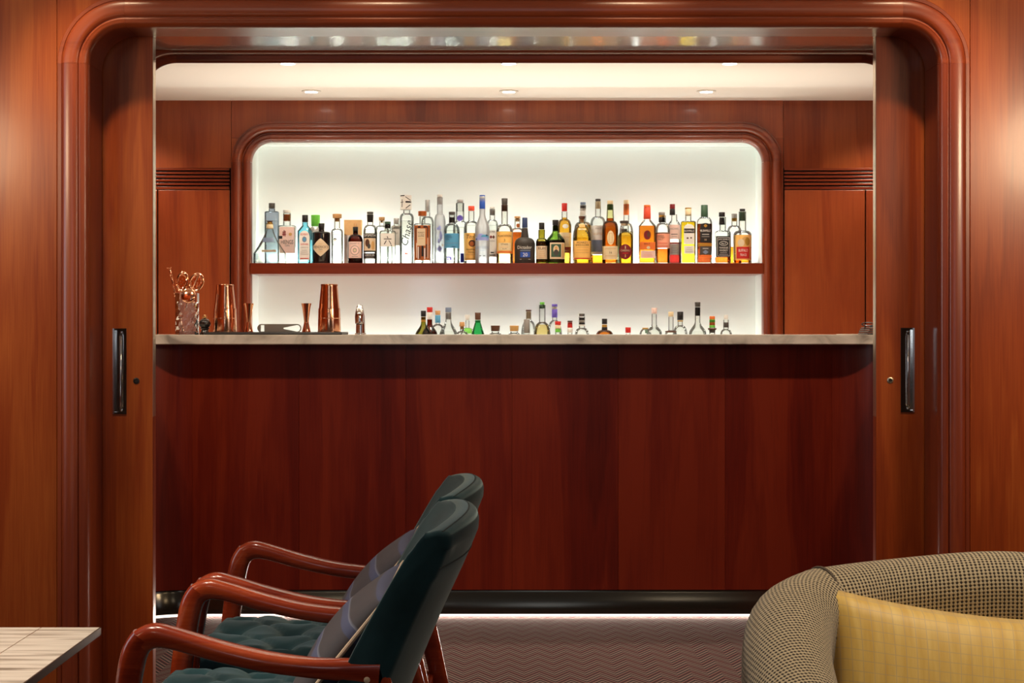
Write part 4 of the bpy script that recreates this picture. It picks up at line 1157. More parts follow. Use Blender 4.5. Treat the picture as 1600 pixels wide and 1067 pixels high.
def bottle(label, x, w, top, sh, nw, ny, d=8.13, n=2.0, dep=1.0, style='round', glass=None, liq=None, caps=(), labels=(), base=411.0, zb=None, group='bottles on the lit shelf', opaque=None, name='bottle', prof=None, ncx=None, frac=None):
    """all sizes in photograph pixels at the bottle's own distance"""
    glass = glass or G_CLEAR
    k = d / F
    zb = Z_SH if zb is None else zb
    root = thing(name, label, name if name != 'decanter' else 'bottle', (wx(x, d), d, zb), group)
    zl = lambda y: wz(y, d) - zb
    hw = w / 2 * k; hn = nw / 2 * k
    z_sh, z_ny = zl(sh), zl(ny)
    ctop = caps[-1][1] if caps else top        # neck runs under the cap
    z_nt = zl(min(c[1] for c in caps) + 0.6) if caps else zl(top)
    pr = [(0.0, hw * 0.90), (0.0015, hw * 0.97), (0.005, hw)]
    pr.append((max(0.006, z_sh), hw))
    steps = 8
    for q in range(1, steps + 1):
        t = q / steps
        z = z_sh + (z_ny - z_sh) * t
        if style == 'round': r = hn + (hw - hn) * math.sqrt(max(0, 1 - t * t))
        elif style == 's': r = hn + (hw - hn) * (0.5 + 0.5 * math.cos(PI * t))
        elif style == 'cone': r = hw + (hn - hw) * t
        elif style == 'concave': r = hn + (hw - hn) * (1 - t) ** 1.35
        elif style == 'square': r = hn + (hw - hn) * max(0, 1 - t ** 4) ** 0.5
        pr.append((z, max(r, hn)))
    pr.append((max(z_nt, z_ny + 0.0005), hn * (frac or 1.0)))
    if prof: pr = [(zl(yy), ww / 2 * k) for yy, ww in prof]
    SEG = 36
    def halfw(z):
        for (z0, r0), (z1, r1) in zip(pr, pr[1:]):
            if z0 <= z <= z1: return r0 + (r1 - r0) * ((z - z0) / max(1e-9, z1 - z0))
        return pr[-1][1] if z > pr[-1][0] else pr[0][1]
    def exps(r):   # round neck, body as given
        t = min(1, max(0, (r - hn * 1.05) / max(1e-6, hw - hn * 1.05)))
        return 2 + (n - 2) * t, 1 + (dep - 1) * t
    def loft(nm, prof_, mat, parent, shrink=0.0):
        vs = []
        for z, r in prof_:
            nn, dp = exps(r)
            r2 = max(r - shrink, 0.0005)
            for q in range(SEG):
                a = 2 * PI * q / SEG
                c, s = math.cos(a), math.sin(a)
                vs.append((r2 * math.copysign(abs(c) ** (2 / nn), c), r2 * dp * math.copysign(abs(s) ** (2 / nn), s), z))
        fs = grid_faces(len(prof_), SEG, False, True)
        fs.append(tuple(range(SEG))[::-1]); fs.append(tuple((len(prof_) - 1) * SEG + q for q in range(SEG)))
        o = obj(nm, vs, fs, mat, parent, True); fix(o); return o
    gb = loft('glass_body', pr, opaque or glass, root)
    if liq and not opaque:
        lv = zl(liq[1])
        lp = [(0.006, hw * 0.90)] + [(z, r) for z, r in pr if 0.007 < z < lv] + [(lv, halfw(lv))]
        loft('liquid', lp, LIQ[liq[0]], root, shrink=0.0016)
    for c in caps:
        y0, y1, w0, w1, m = c[:5]
        nm = c[5] if len(c) > 5 else 'cap'
        z0, z1 = zl(y1), zl(y0)
        r0, r1 = w1 / 2 * k, w0 / 2 * k
        b_ = min(0.0012, (z1 - z0) * 0.2)
        mm = K[m] if isinstance(m, str) else m
        lathe(nm, [(r0 * 0.96, z0), (r0, z0 + b_), (r1, z1 - b_), (r1 * 0.94, z1)], mm, root, seg=24, loc=(((ncx - x) * k) if ncx else 0, 0, 0))
    def surf(xx, z, eps):
        r = halfw(z); nn, dp = exps(r)
        t = min(0.985, abs(xx) / r)
        return -r * dp * (1 - t ** nn) ** (1 / nn) - eps
    def patch(nm, shape, cx_, ww, y0, y1, mat, parent, eps):
        NU, NV = 15, 5
        vs = []
        zc, hh = (zl(y0) + zl(y1)) / 2, abs(zl(y0) - zl(y1)) / 2
        for i in range(NU):
            u = -1 + 2 * i / (NU - 1)
            if shape == 'oval': u = math.sin(u * PI / 2)
            h = {'rect': 1, 'diamond': max(0.02, 1 - abs(u) ** 1.25), 'oval': max(0.02, math.sqrt(max(0, 1 - u * u))), 'arch': 1}[shape]
            for j in range(NV):
                v = -1 + 2 * j / (NV - 1)
                z = zc + hh * v * h
                if shape == 'arch' and v > 0: z = zc + hh * v * (0.62 + 0.38 * math.sqrt(max(0, 1 - u * u)))
                xx = (cx_ + u * ww / 2) * k
                lim = halfw(z) * 0.985
                xx = max(-lim, min(lim, xx))
                vs.append((xx, surf(xx, z, eps), z))
        return obj(nm, vs, grid_faces(NU, NV), mat, parent, True)
    def letter(s, cx_, y, h, mat, parent, mw, rot, eps, shear=0.0):
        v, f, asp = text_mesh(s)
        hh = h * k; ww = min(hh * asp, mw * k)
        c, s_ = math.cos(rot), math.sin(rot)
        vs = []
        for px_, py_ in v:
            a, b = px_ * ww + shear * py_ * hh, py_ * hh
            xx, zz = cx_ * k + a * c - b * s_, zl(y) + a * s_ + b * c
            lim = halfw(zz) * 0.985
            xx = max(-lim, min(lim, xx))
            vs.append((xx, surf(xx, zz, eps), zz))
        return obj('lettering', vs, f, mat, parent)
    for L_ in labels:
        shape, cx_, ww, y0, y1, m = L_[:6]
        items = L_[6] if len(L_) > 6 else []
        lab = patch('label', shape, cx_, ww, y0, y1, K[m] if isinstance(m, str) else m, root, 0.0007)
        for q, it in enumerate(items):
            if it[0] == 'T':
                _, s, tx, ty, h, c, mw = it[:7]
                letter(s, tx, ty, h, K[c], lab, mw, it[7] if len(it) > 7 else 0.0, 0.0016 + 0.0001 * q, it[8] if len(it) > 8 else 0.0)
            else:
                shp = {'R': 'rect', 'O': 'oval', 'D': 'diamond', 'A': 'arch'}[it[0]]
                patch('print_block', shp, it[1], it[2], it[3], it[4], K[it[5]], lab, 0.0011 + 0.0001 * q)
    return root
FR, BK = 8.128, 8.232
def T(s, y, h, c, mw, x=0.0, rot=0.0, shear=0.0): return ('T', s, x, y, h, c, mw, rot, shear)
def R(x, w, y0, y1, c): return ('R', x, w, y0, y1, c)
def O(x, w, y0, y1, c): return ('O', x, w, y0, y1, c)
def lines(x, w, ys, c, h=0.7): return [('R', x, w * (0.7 + 0.3 * ((i * 7) % 3) / 2), y, y + h, c) for i, y in enumerate(ys)]

B = bottle
B('blue-grey square bottle with grey cap behind the pyramid decanter', 424.8, 22, 317.4, 333, 10, 330, BK, 4, 0.8, 'square', G_SMOKE, ('clear', 345), [(317.4, 325.7, 10, 10, 'dgrey')])
B('clear pyramid decanter with cream neck and eagle-like stopper at the left end', 421.5, 50, 345, 396, 10.5, 357, FR, 5, 0.42, 'concave', G_THICK, ('clear', 378), [(350, 357.5, 10.5, 11, 'cream', 'neck_band'), (347.5, 350, 8, 8, 'gold', 'stopper'), (345, 347.5, 11, 7, 'brown', 'stopper')],
  [('rect', -1, 17, 372, 378.5, 'bluegrey'), ('rect', 0, 22, 391, 394, 'buff', [T('DON AGAVE', 392.5, 2.4, 'grey', 20)]), ('rect', -21, 9, 396, 406, G_SMOKE), ('rect', 21, 8, 396, 406, G_SMOKE)])
B('pale square bottle with copper banded white cap and red character', 448.4, 28, 328, 355, 12, 352, BK + 0.004, 5, 0.65, 'square', G_CLEAR, ('clear', 353), [(335, 345.5, 11, 11, 'copper', 'neck_band'), (328, 333, 12, 12, 'white')],
  [('rect', 1.5, 24, 355, 396, 'blush', [R(-3.2, 1.2, 360, 369, 'maroon'), R(-4.8, 1.0, 363, 369.5, 'maroon'), R(-1.6, 1.0, 361, 370, 'maroon'), R(-3.2, 5.5, 362.4, 363.4, 'maroon'), R(-3.2, 6.2, 366, 367, 'maroon'), O(6.5, 5, 364, 369, 'tan'), R(-9, 6, 369, 373.5, 'black'), T('HIENGS', 378.5, 6.5, 'dgrey', 19, 1.5), T('GIN', 384, 3, 'grey', 8, 1.5)])])
B('sky blue rectangular gin bottle with tall white label', 476.7, 22.6, 336, 361, 9, 352, FR, 5, 0.8, 'cone', G_BLUE, None, [(336, 347, 9.3, 9.6, 'black')],
  [('arch', 0, 16, 361, 406.5, 'white', [T('BOMBAY', 366.6, 3.2, 'red', 12), O(0, 7, 370, 379, 'bluegrey'), O(0, 4, 372, 377, 'sky'), T('SAPPHIRE', 382, 2.6, 'red', 12), T('LONDON DRY GIN', 387, 1.8, 'grey', 12)] + lines(0, 12, (391, 394, 397), 'silver') + [R(0, 13, 403.5, 404.6, 'red')])])
B('clear bottle with tall bright green cap behind the black diamond-label bottle', 493, 23, 336, 360, 12, 355, BK, 2, 1, 'round', G_CLEAR, ('clear', 362), [(336, 353.3, 14, 13.4, 'green')], [('rect', 0, 20, 356, 375, 'silver')])
B('squat black apothecary bottle with a cream diamond label', 502.4, 28, 349, 366, 9, 361.5, FR, 2, 1, 'square', G_CLEAR, None, [(357, 364, 7.5, 8.2, 'black', 'neck_band'), (349, 358.5, 9.6, 8.6, 'black')],
  [('diamond', 0, 27.6, 373, 401, 'buff', [T("HENDRICK'S", 386.3, 4.0, 'brown', 22), T('GIN', 390.5, 2.4, 'grey', 7)] + lines(0, 8, (381.5, 393.5), 'tan', 0.5))], opaque=plain('black_bottle_glass', (0.012, 0.009, 0.009), 0.08, coat=0.3))
B('clear bottle with a broad cork stopper, right of the black diamond-label bottle', 526.8, 19, 334.4, 364, 9, 357, FR, 2, 1, 'round', G_CLEAR, ('clear', 366), [(340.5, 346, 7, 6.5, 'cork', 'cork'), (334.4, 341, 14.5, 14, 'cork', 'stopper')],
  [('rect', 0, 15, 371, 386, G_CLEAR, [O(-2.5, 5, 372.5, 376, 'dgrey'), O(-2.5, 3.6, 374, 378, 'white'), T('NUZU', 382.3, 4.2, 'dgrey', 13)])])
cb = thing('carton', 'tan and white cardboard bottle carton behind the small brown bottle', 'carton', (wx(552, BK + 0.01), BK + 0.01, Z_SH))
kk = (BK + 0.01) / F
box('carton_top', -13.6 * kk, 13.6 * kk, -0.03, 0.03, 45.6 * kk, 69.5 * kk, plain('kraft_card', srgb(236, 190, 132), 0.7, noise=0.1), cb, bevel=0.001)
box('carton_body', -13.6 * kk, 13.6 * kk, -0.03, 0.03, 0, 45.5 * kk, plain('white_card', srgb(240, 224, 216), 0.7), cb, bevel=0.001)
B('small brown round bottle with cork and pale square label', 555.4, 23.6, 349, 377, 8, 366, FR, 2, 1, 'round', G_BROWN, ('mahogany', 378), [(349, 354.5, 6, 6.4, 'cork', 'cork'), (354.5, 364.5, 8.4, 7.8, 'black', 'capsule')],
  [('rect', 0, 20, 378, 403.5, 'blush', [T('MONKEY 47', 381, 2.4, 'grey', 14), O(0, 14, 384, 399, 'grey'), O(0, 12.4, 384.9, 398.1, 'blush'), O(0, 6, 388, 395, 'grey'), O(0, 4.4, 389.2, 394, 'buff')] + lines(0, 14, (400.6,), 'grey'))])
B('clear round gin bottle with black and cream pictorial label and black capsule', 578.4, 21.7, 331, 365, 9.5, 351, FR, 2, 1, 'round', G_CLEAR, ('clear', 358), [(335.3, 347, 10.4, 9.4, 'black', 'capsule'), (331, 334.3, 10, 10, 'dgrey')],
  [('rect', 0, 21, 365, 394.5, 'black', [T('SIPSMITH', 368.2, 4, 'white', 18), R(0, 18, 372.5, 392, 'buff'), O(-3.5, 7, 374, 386, 'brown'), O(-1, 5, 381, 389, 'dgrey'), O(5, 5, 377, 391, 'tan')]), ('rect', 0, 21, 396.2, 404.5, 'black', [T('LONDON GIN', 399, 2.6, 'white', 14), R(0, 12, 401.8, 402.5, 'grey')])])
B('clear bottle with pale cork behind the squat character-label bottle', 596.6, 23, 339.3, 362, 8, 352, BK, 2, 1, 'round', G_CLEAR, ('clear', 364), [(344, 348, 4, 4, 'cork', 'cork'), (339.3, 344.7, 9.5, 9, 'cork', 'stopper')])
B('squat faceted clear bottle with one black brushed character', 605.8, 25, 346.3, 364, 9.5, 360, FR, 5, 0.75, 'square', G_THICK, ('clear', 380), [(350.4, 356.6, 9.4, 9, 'black', 'capsule'), (346.3, 350, 9.4, 9.4, 'dgreen')],
  [('rect', 0.5, 22, 365, 385.5, 'white', [T('六', 376, 13, 'black', 12, 0.5), O(6.4, 2, 383, 385, 'dgrey')])])
B('clear square bottle with dark side stripe tucked left of the tall script bottle', 619.5, 16, 341, 358, 9, 352, BK, 5, 0.9, 'square', G_CLEAR, ('clear', 350), [(341, 350, 9, 9, 'silver')],
  [('rect', -0.5, 12, 353, 384, 'white', [T('GIN', 356, 2.4, 'grey', 6), T('DRY', 365, 2.4, 'grey', 6)]), ('rect', 6.6, 1.6, 359, 399, 'black')])
B('tall clear bottle with large vertical script and striped square white cap', 635.5, 22, 305, 341, 11, 333, FR, 2, 1, 'round', G_CLEAR, ('clear', 345), [(305, 328, 18, 18, 'white')],
  [('rect', 0, 13, 347, 400, G_CLEAR, [T('Chase', 364, 11.5, 'black', 40, 0.6, math.radians(78), 0.30), T('VODKA', 393.5, 2.2, 'coral', 9), R(0, 5, 395.5, 397.8, 'coral')])], ncx=634.3)
b_ = [o for o in bpy.data.objects if o.name == 'cap'] 
B('bottle with slim silver grey capsule behind the copper label bottle', 668, 20, 312.4, 349, 8, 338, BK, 2, 1, 'round', G_CLEAR, ('clear', 350), [(312.4, 331, 7.4, 8, 'silver', 'capsule')])
B('square clear bottle with copper lid and metallic copper forest label', 660, 26, 330, 352, 9, 349, FR, 5, 0.65, 'square', G_THICK, ('clear', 353), [(330, 337.5, 13.5, 13.2, 'copper', 'lid')],
  [('rect', 0, 24.4, 352.5, 407, 'copper', [R(-1.5, 13, 357.5, 384, 'buff'), T('FOREST', 364, 2.6, 'brown', 10, -1.5), T('LUXE', 368.5, 4, 'brown', 9, -1.5), R(-1.5, 8, 373, 373.7, 'tan'), R(-8.5, 1.6, 380, 403, 'buff'), R(-6, 1.4, 386, 405, 'white'), R(-3.5, 2, 385, 404, 'brown'), R(0.5, 3.6, 384.5, 401, 'black'), R(4, 1.6, 388, 405, 'white'), R(6.6, 2.0, 382, 402, 'brown'), R(9, 1.2, 370, 404, 'buff'), R(-9.6, 1.2, 356, 376, 'brown'), R(8.6, 1.6, 355, 372, 'brown')] + [R(-4.5, 4, 354, 356.2, 'black'), R(5, 6, 353.8, 356, 'black')])])
B('tall frosted bottle with pale lilac bird motif and white cap', 687.3, 18, 304, 350, 9, 334, FR + 0.045, 2, 1, 'round', G_FROST, None, [(308.6, 319, 8.6, 9, 'silver', 'capsule'), (304, 308, 8.4, 8.4, 'white')],
  [('rect', 0.5, 13, 350, 395, G_FROST, [('D', 0, 5, 352, 361, 'lilac'), ('D', -2.5, 5, 355, 360, 'lilac'), ('D', 1.8, 5, 360, 378, 'lilac'), ('D', -1, 4, 372, 381, 'lilac'), ('D', 0, 8, 384, 394, 'lilac'), O(4.5, 2, 382, 385, 'cream')])])
B('clear round bottle with flat sky blue label and black cap', 706.2, 24.5, 331, 363, 9.6, 349, FR, 2, 1, 'round', G_THICK, ('clear', 360), [(339.5, 348, 9.6, 9.6, 'black', 'capsule'), (331, 335.6, 10, 10, 'dgrey')],
  [('rect', 0, 23.6, 365.2, 388, 'sky', [T('NIKKA', 369, 2.3, 'navy', 9, -5), T('COFFEY', 371.8, 2.3, 'navy', 10.5, -4.4), T('GIN', 374.6, 2.3, 'navy', 6, -6.4), R(0, 20, 380, 380.6, 'bluegrey'), R(3, 6, 385.5, 386.4, 'navy')]), ('rect', -4, 9, 401, 407.5, G_CLEAR, [R(-4, 8, 401.3, 403.4, 'violet'), R(-6, 3, 404, 407, 'violet'), R(-1.6, 3, 403.5, 407, 'violet')])])
B('clear bottle with square clear cap and round violet-blue badge', 718.8, 22, 312, 357, 13, 345, BK + 0.014, 2, 1, 'round', G_CLEAR, ('clear', 355), [(317, 330, 12, 12, G_CLEAR, 'cap'), (312, 317, 10.5, 10.5, 'silver', 'lid')],
  [('oval', 0, 9.4, 336.5, 346, 'violet'), ('rect', 3.4, 5.5, 396, 410.5, 'cobalt')])
B('round vodka bottle with coral cap and tan label behind the blue-capped bottle', 736.5, 24, 322, 361, 9.4, 345, 8.186, 2, 1, 'round', G_CLEAR, ('clear', 352), [(322, 329.2, 10, 10, 'coral')],
  [('rect', 0, 22, 364.6, 407, 'amberlabel', [T("Tito's", 370.2, 6.5, 'brown', 16, 0.5, 0, 0.2), O(1.6, 11, 375.4, 386, 'brown'), O(1, 7, 378, 385, 'copper'), T('Handmade', 390, 3, 'brown', 16, 0.5, 0, 0.2), T('VODKA', 394.5, 2.4, 'brown', 10), R(0, 18, 398, 398.6, 'tan'), R(0, 18, 404, 405, 'tan')])])
B('tall frosted vodka bottle with bright blue capsule and blue landscape band', 753.6, 22.5, 305, 358, 9, 334, FR, 2, 1, 's', G_FROST, None, [(310, 326.6, 9, 9.2, 'blue', 'capsule'), (305, 307.2, 8.8, 8.8, 'blue'), (307.2, 310, 8.8, 8.8, 'white', 'neck_band')],
  [('rect', 0, 21, 361, 404, G_FROST, [O(-2, 11, 365.5, 373, 'lilac'), O(4, 12, 367, 374.5, 'sky'), R(0, 20, 371, 376, 'lilac'), ('D', 7, 4, 366.5, 369.5, 'navy'), ('D', -9, 3, 372.5, 375.5, 'navy'), T('GREY GOOSE', 387, 4, 'bluegrey', 20), T('VODKA', 391.8, 1.8, 'bluegrey', 8), R(-3, 3, 399.5, 400.7, 'dgrey'), R(3, 3, 399.5, 400.7, 'dgrey')])])
B('clear bottle with translucent grey cap tucked behind the blue-capped bottle', 769.2, 19, 323, 357, 8.6, 343, BK, 2, 1, 'round', G_CLEAR, ('clear', 352), [(327, 336.4, 8.4, 8.6, 'silver', 'capsule'), (323, 326, 7.6, 7.8, 'white')],
  [('rect', 0.5, 12, 360, 402, 'white', [T('SOMA', 362.4, 3.2, 'black', 8.5), ('D', -2, 4, 368, 373.5, 'maroon'), ('D', 2, 4.4, 368, 373.5, 'brown'), T('VODKA', 377, 2.4, 'grey', 8.5), R(0, 5, 394, 396, 'dgrey'), R(0.5, 9, 398, 399.6, 'black')])])
B('clear rum bottle with wide amber label and grey-brown capsule', 788.4, 26.3, 310, 363, 10, 350, FR, 2, 1, 'round', G_THICK, ('straw', 362), [(320, 330, 8.8, 9.4, 'brown', 'capsule'), (310, 319.6, 9.6, 9.0, 'dgrey')],
  [('rect', 0, 25.2, 362.5, 396.6, 'amberlabel', [T('PLANTATION', 369.2, 3.4, 'brown', 20), T('3', 376, 4, 'brown', 4), R(0, 19, 380, 391.5, 'cream'), T('STARS', 382.4, 2.8, 'brown', 12), R(0, 12, 386.4, 387, 'tan'), T('RUM', 389.4, 2.2, 'brown', 6), R(0, 24, 393, 396, 'orange')])])
B('orange whisky bottle with pale cork and round seal, half hidden by the matt black bottle', 808.5, 21, 338, 364, 9, 356, BK, 2, 1, 'round', G_CLEAR, ('copper', 363), [(341, 346, 6, 6, 'cork', 'cork'), (338, 341.4, 9.5, 9.5, 'cork', 'stopper')], [('oval', 1, 5.6, 349.4, 356, 'copper')])
B('matt black bulbous rum bottle with navy capsule and blue square', 820, 32.4, 340, 382, 12.5, 371, FR, 2, 0.9, 'round', G_CLEAR, None, [(340, 355.8, 8.2, 8.8, 'navy', 'capsule')],
  [('rect', 0.4, 27, 382.6, 407, 'matt', [T('Dictador', 387, 5.0, 'white', 22, -0.4), R(0.6, 16, 391.2, 392.6, 'bluegrey'), R(0.4, 15.4, 394, 402.6, 'blue'), T('20', 398.5, 5.6, 'white', 8, 0.4), R(-6.5, 2.4, 405, 406.4, 'grey'), R(7, 3, 405, 406.4, 'grey')])], opaque=K['matt'], frac=0.72)
B('small dark rum bottle with black cap and gold diagonal stripe', 846.4, 18.5, 348, 381, 10.4, 372, FR - 0.01, 2, 1, 'round', G_OLIVE, ('dark', 377), [(348, 358.4, 8.6, 8.6, 'black')],
  [('rect', 0, 17.6, 384.6, 405, 'buff', [T('RUM', 388.5, 4, 'brown', 11)] + lines(0, 11, (393, 396, 399, 402), 'tan'))])
B('squat green rum bottle with cream portrait label', 868, 30, 343.7, 378, 9.4, 360, FR, 2, 0.9, 's', G_GREEN, ('dark', 375), [(352, 361, 6.6, 9, 'black', 'capsule'), (343.7, 352, 9.8, 9.6, 'black')],
  [('rect', 2.4, 23, 379.5, 405, 'buff', [R(0.6, 15.5, 382, 402, 'dgreen'), O(0.6, 9, 384, 397, 'buff'), O(0.6, 4.4, 385.4, 390.6, 'tan'), O(0.6, 7.6, 390.4, 400, 'dgrey'), R(11.2, 2.4, 381, 403, 'tan')])])
B('tall whisky bottle with red cap and white oval behind the green bottle', 882, 21.5, 317.5, 355, 9, 342, BK, 2, 1, 'round', G_CLEAR, ('gold', 340), [(317.5, 330, 8.6, 8.6, 'red', 'capsule')],
  [('oval', 1.2, 9.4, 350.6, 357.4, 'white'), ('rect', 1, 20, 363.8, 386, 'cream', [T('TUNS', 371, 2.8, 'tan', 10, 3)]), ('rect', 2, 19, 386.2, 395.4, 'maroon', [T('MALT', 392, 2, 'cream', 8, 3)])])
B('amber whisky bottle with black and grey flared capsule behind the cork-stoppered one', 911, 27, 316, 357, 9.5, 346, BK + 0.010, 2, 1, 'round', G_CLEAR, ('gold', 352), [(321.5, 336.6, 8, 11, 'white', 'capsule'), (329.6, 333.4, 4, 4.4, 'dgrey', 'badge'), (321, 329, 8.2, 9.2, 'dgrey', 'neck_band'), (316, 320, 8.6, 8.6, 'bluegrey')])
B('whisky bottle with turned wooden cork and broad orange-tan label', 909.3, 29, 337.7, 375, 9.6, 350, FR, 2, 1, 'round', G_CLEAR, ('straw', 372), [(342, 347.4, 6.6, 6, 'cork', 'cork'), (337.7, 342, 10.2, 9.8, 'brown', 'stopper')],
  [('rect', 0, 9, 350.6, 355.4, 'tan'), ('rect', 0, 12, 357.4, 360, 'cream', [T('MALT', 358.7, 1.8, 'brown', 6)]), ('rect', 0, 27.8, 376.5, 405.8, 'amberlabel', [T('MONKEY', 379.6, 3, 'brown', 17), T('SHOULDER', 383.4, 3, 'brown', 21), R(0, 20, 387, 387.6, 'tan'), R(0, 18, 391, 391.6, 'tan'), R(0, 20, 395, 395.6, 'tan'), R(0, 27, 403.4, 404.8, 'red')]), ('oval', 8.2, 2.6, 363, 366, 'black'), ('oval', 9.8, 2.6, 366.8, 370, 'black'), ('oval', 6.0, 2.6, 360.6, 363.4, 'black')])
B('tall clear bottle with white and slate blue label behind the green-capsuled one', 934.4, 24, 310.8, 350, 9, 338, 8.198, 2, 1, 'round', G_CLEAR, ('amber', 399), [(314.8, 326, 8, 8.4, 'cream', 'capsule'), (310.8, 314.6, 8.2, 8.2, 'dgrey')],
  [('rect', -0.5, 22.6, 352.8, 398, 'white', [T('MALT', 357.6, 2.6, 'grey', 9, 0), T('SCOTCH', 366, 3.2, 'tan', 15, 0), R(0, 22, 375.4, 393.8, 'bluegrey')])])
B('amber whisky bottle with dark green capsule, cream cap and two cream labels', 953.4, 25.4, 313.5, 360, 12, 345, FR, 2, 1, 'round', thin_glass('pale_green_glass', (0.90, 0.90, 0.62), (0.30, 0.28, 0.10)), ('copper', 341), [(319.2, 328, 8.6, 9.0, 'dgreen', 'capsule'), (313.5, 319, 9.4, 9.2, 'cream')],
  [('oval', 0, 11, 361, 383.4, 'cream', [R(0, 5, 365, 380, 'tan'), R(0, 4, 365.5, 379.5, 'cream')]), ('rect', 0, 24.4, 385, 405.8, 'cream', [T('16', 395, 3.4, 'brown', 7), R(0, 17, 388.6, 389.2, 'tan'), R(0, 17, 400, 400.6, 'tan')])], frac=0.82)
B('tall bottle with long orange capsule behind the maroon oval label', 978.6, 22, 312.7, 364, 8.8, 348, BK, 2, 1, 'round', G_CLEAR, ('gold', 362), [(319, 335.8, 8.6, 9, 'orange', 'capsule'), (312.7, 318.8, 8.4, 8.6, 'cream')])
B('rounded whisky bottle with maroon oval label and wide dark stopper', 977.6, 24, 345, 373, 10, 361, FR, 2, 0.9, 'round', G_THICK, ('straw', 368), [(349, 352.6, 11, 10.4, 'buff', 'collar'), (345, 349, 14, 13.4, 'dgrey', 'stopper'), (357.6, 361.2, 9.6, 9.8, 'dgrey', 'neck_band')],
  [('oval', -1.2, 19.4, 382, 405.8, 'maroon', [T('CARDHU', 391.8, 3.2, 'buff', 14.6, -1.2), R(-1.2, 1.2, 384.6, 389, 'buff'), R(-1.2, 10, 395.4, 396.4, 'red'), R(-1.2, 1.4, 398, 402.4, 'tan')])], ncx=975.4)
B('amber whisky bottle with coral capsule and dark round graphic', 1011.2, 26.6, 320.3, 353, 10.6, 343, FR, 4, 0.8, 'cone', G_THICK, ('amber', 353), [(323.4, 342, 10.6, 11.4, 'coral', 'capsule'), (320.3, 323.4, 10, 10.4, 'orange')],
  [('oval', -0.6, 11, 360.4, 375, 'maroon', [('D', 1.2, 5, 362, 372, 'brown')]), ('rect', 0, 24, 378.6, 390.6, 'orange', [T('MALT', 381.4, 2.6, 'maroon', 9, -1), O(1, 5.4, 385, 389.6, 'buff')]), ('rect', 0.6, 22.6, 392, 403.6, 'blush', lines(0.6, 15, (395, 397.6, 400), 'pink'))])
B('dark whisky bottle with flat salmon pink label', 1035.6, 23, 331.7, 362, 9.8, 348, FR, 2, 1, 'round', G_CLEAR, ('copper', 389), [(339.8, 347.2, 9.6, 9.8, 'black', 'capsule'), (336.4, 339.6, 9.4, 9.4, 'gold', 'neck_band'), (331.7, 336.2, 9.8, 9.8, 'grey')],
  [('rect', 0, 22.2, 363.6, 388, 'pink', [R(0, 21.8, 363.8, 365.4, 'brown'), T('NIKKA', 369, 2.2, 'brown', 9, -4), T('COFFEY', 371.8, 2.2, 'brown', 10.5, -3.3), T('MALT', 374.6, 2.2, 'brown', 8, -4.6), R(-1, 14, 380, 380.7, 'coral'), R(-1, 17, 384.5, 385.2, 'coral')])], ncx=1034)
B('ruby bottle with silver grey square label and dark capsule', 1053.4, 22, 319, 377.5, 9, 345, FR + 0.057, 2, 1, 'round', G_CLEAR, ('ruby', 379), [(326.6, 336, 8.4, 8.8, 'black', 'capsule'), (319, 326.2, 8.2, 8.4, 'maroon')],
  [('rect', -0.6, 19, 351.6, 374, 'blush', [T('HOWE', 358, 3.4, 'grey', 13, -0.6), R(-0.6, 10, 366, 367, 'dgrey'), R(-0.6, 8, 370, 370.6, 'grey')]), ('rect', -0.6, 15.4, 381, 398.6, 'silver', lines(-0.6, 12, (384, 386.6, 389.2, 391.8, 394.4), 'grey'))], prof=[(411, 19.6), (410.5, 21.4), (409, 22), (379.5, 22), (377, 21.2), (375.2, 20.2), (352, 20.2), (348, 16.5), (344, 9.6), (338, 9), (335, 8.6)], ncx=1050.6)
B('yellow square-shouldered whiskey bottle with tall white label', 1075.4, 23, 324.6, 349, 9.6, 345, FR, 5, 0.8, 'square', G_CLEAR, ('yellow', 347), [(326.4, 337, 10, 9.6, 'cream', 'capsule'), (324.6, 326.2, 10.2, 10.2, 'gold')],
  [('arch', 0.4, 16.4, 350.6, 382, 'white', [R(0.4, 16, 357.6, 364.6, 'black'), T('BUSHMILLS', 361.2, 3.2, 'white', 14.6, 0.4), ('D', -2, 4, 371, 374, 'brown'), ('D', 3.4, 3, 370.6, 373.6, 'brown')]), ('rect', 0.4, 15.6, 384.4, 396.8, 'white', lines(0.4, 11, (387, 390, 393), 'silver'))])
B('dark whiskey bottle with black and gold arched label and green-grey cap', 1100.6, 23.6, 320.3, 350, 10, 339, FR, 4, 0.85, 'round', G_CLEAR, ('mahogany', 350), [(320.3, 338.8, 10.6, 11.2, 'dgreen')],
  [('arch', 0.6, 17, 349, 379.4, 'black', [('D', 0.6, 6, 350.6, 356, 'gold'), T('BUSHMILLS', 361, 3.4, 'white', 15.4, 0.6), R(0.6, 11, 366, 367.4, 'silver'), R(0.6, 12, 369.6, 370.8, 'grey'), T('10', 375, 3, 'buff', 5, 0.6)]), ('rect', 0, 22, 380.2, 385, 'gold'), ('rect', 0.6, 17, 385.4, 398.4, 'dgrey', [R(0.6, 9, 388, 389.4, 'silver'), ('D', 0.6, 9, 391, 397.6, 'bluegrey')]), ('rect', 0, 21, 398.8, 402.4, 'orange')])
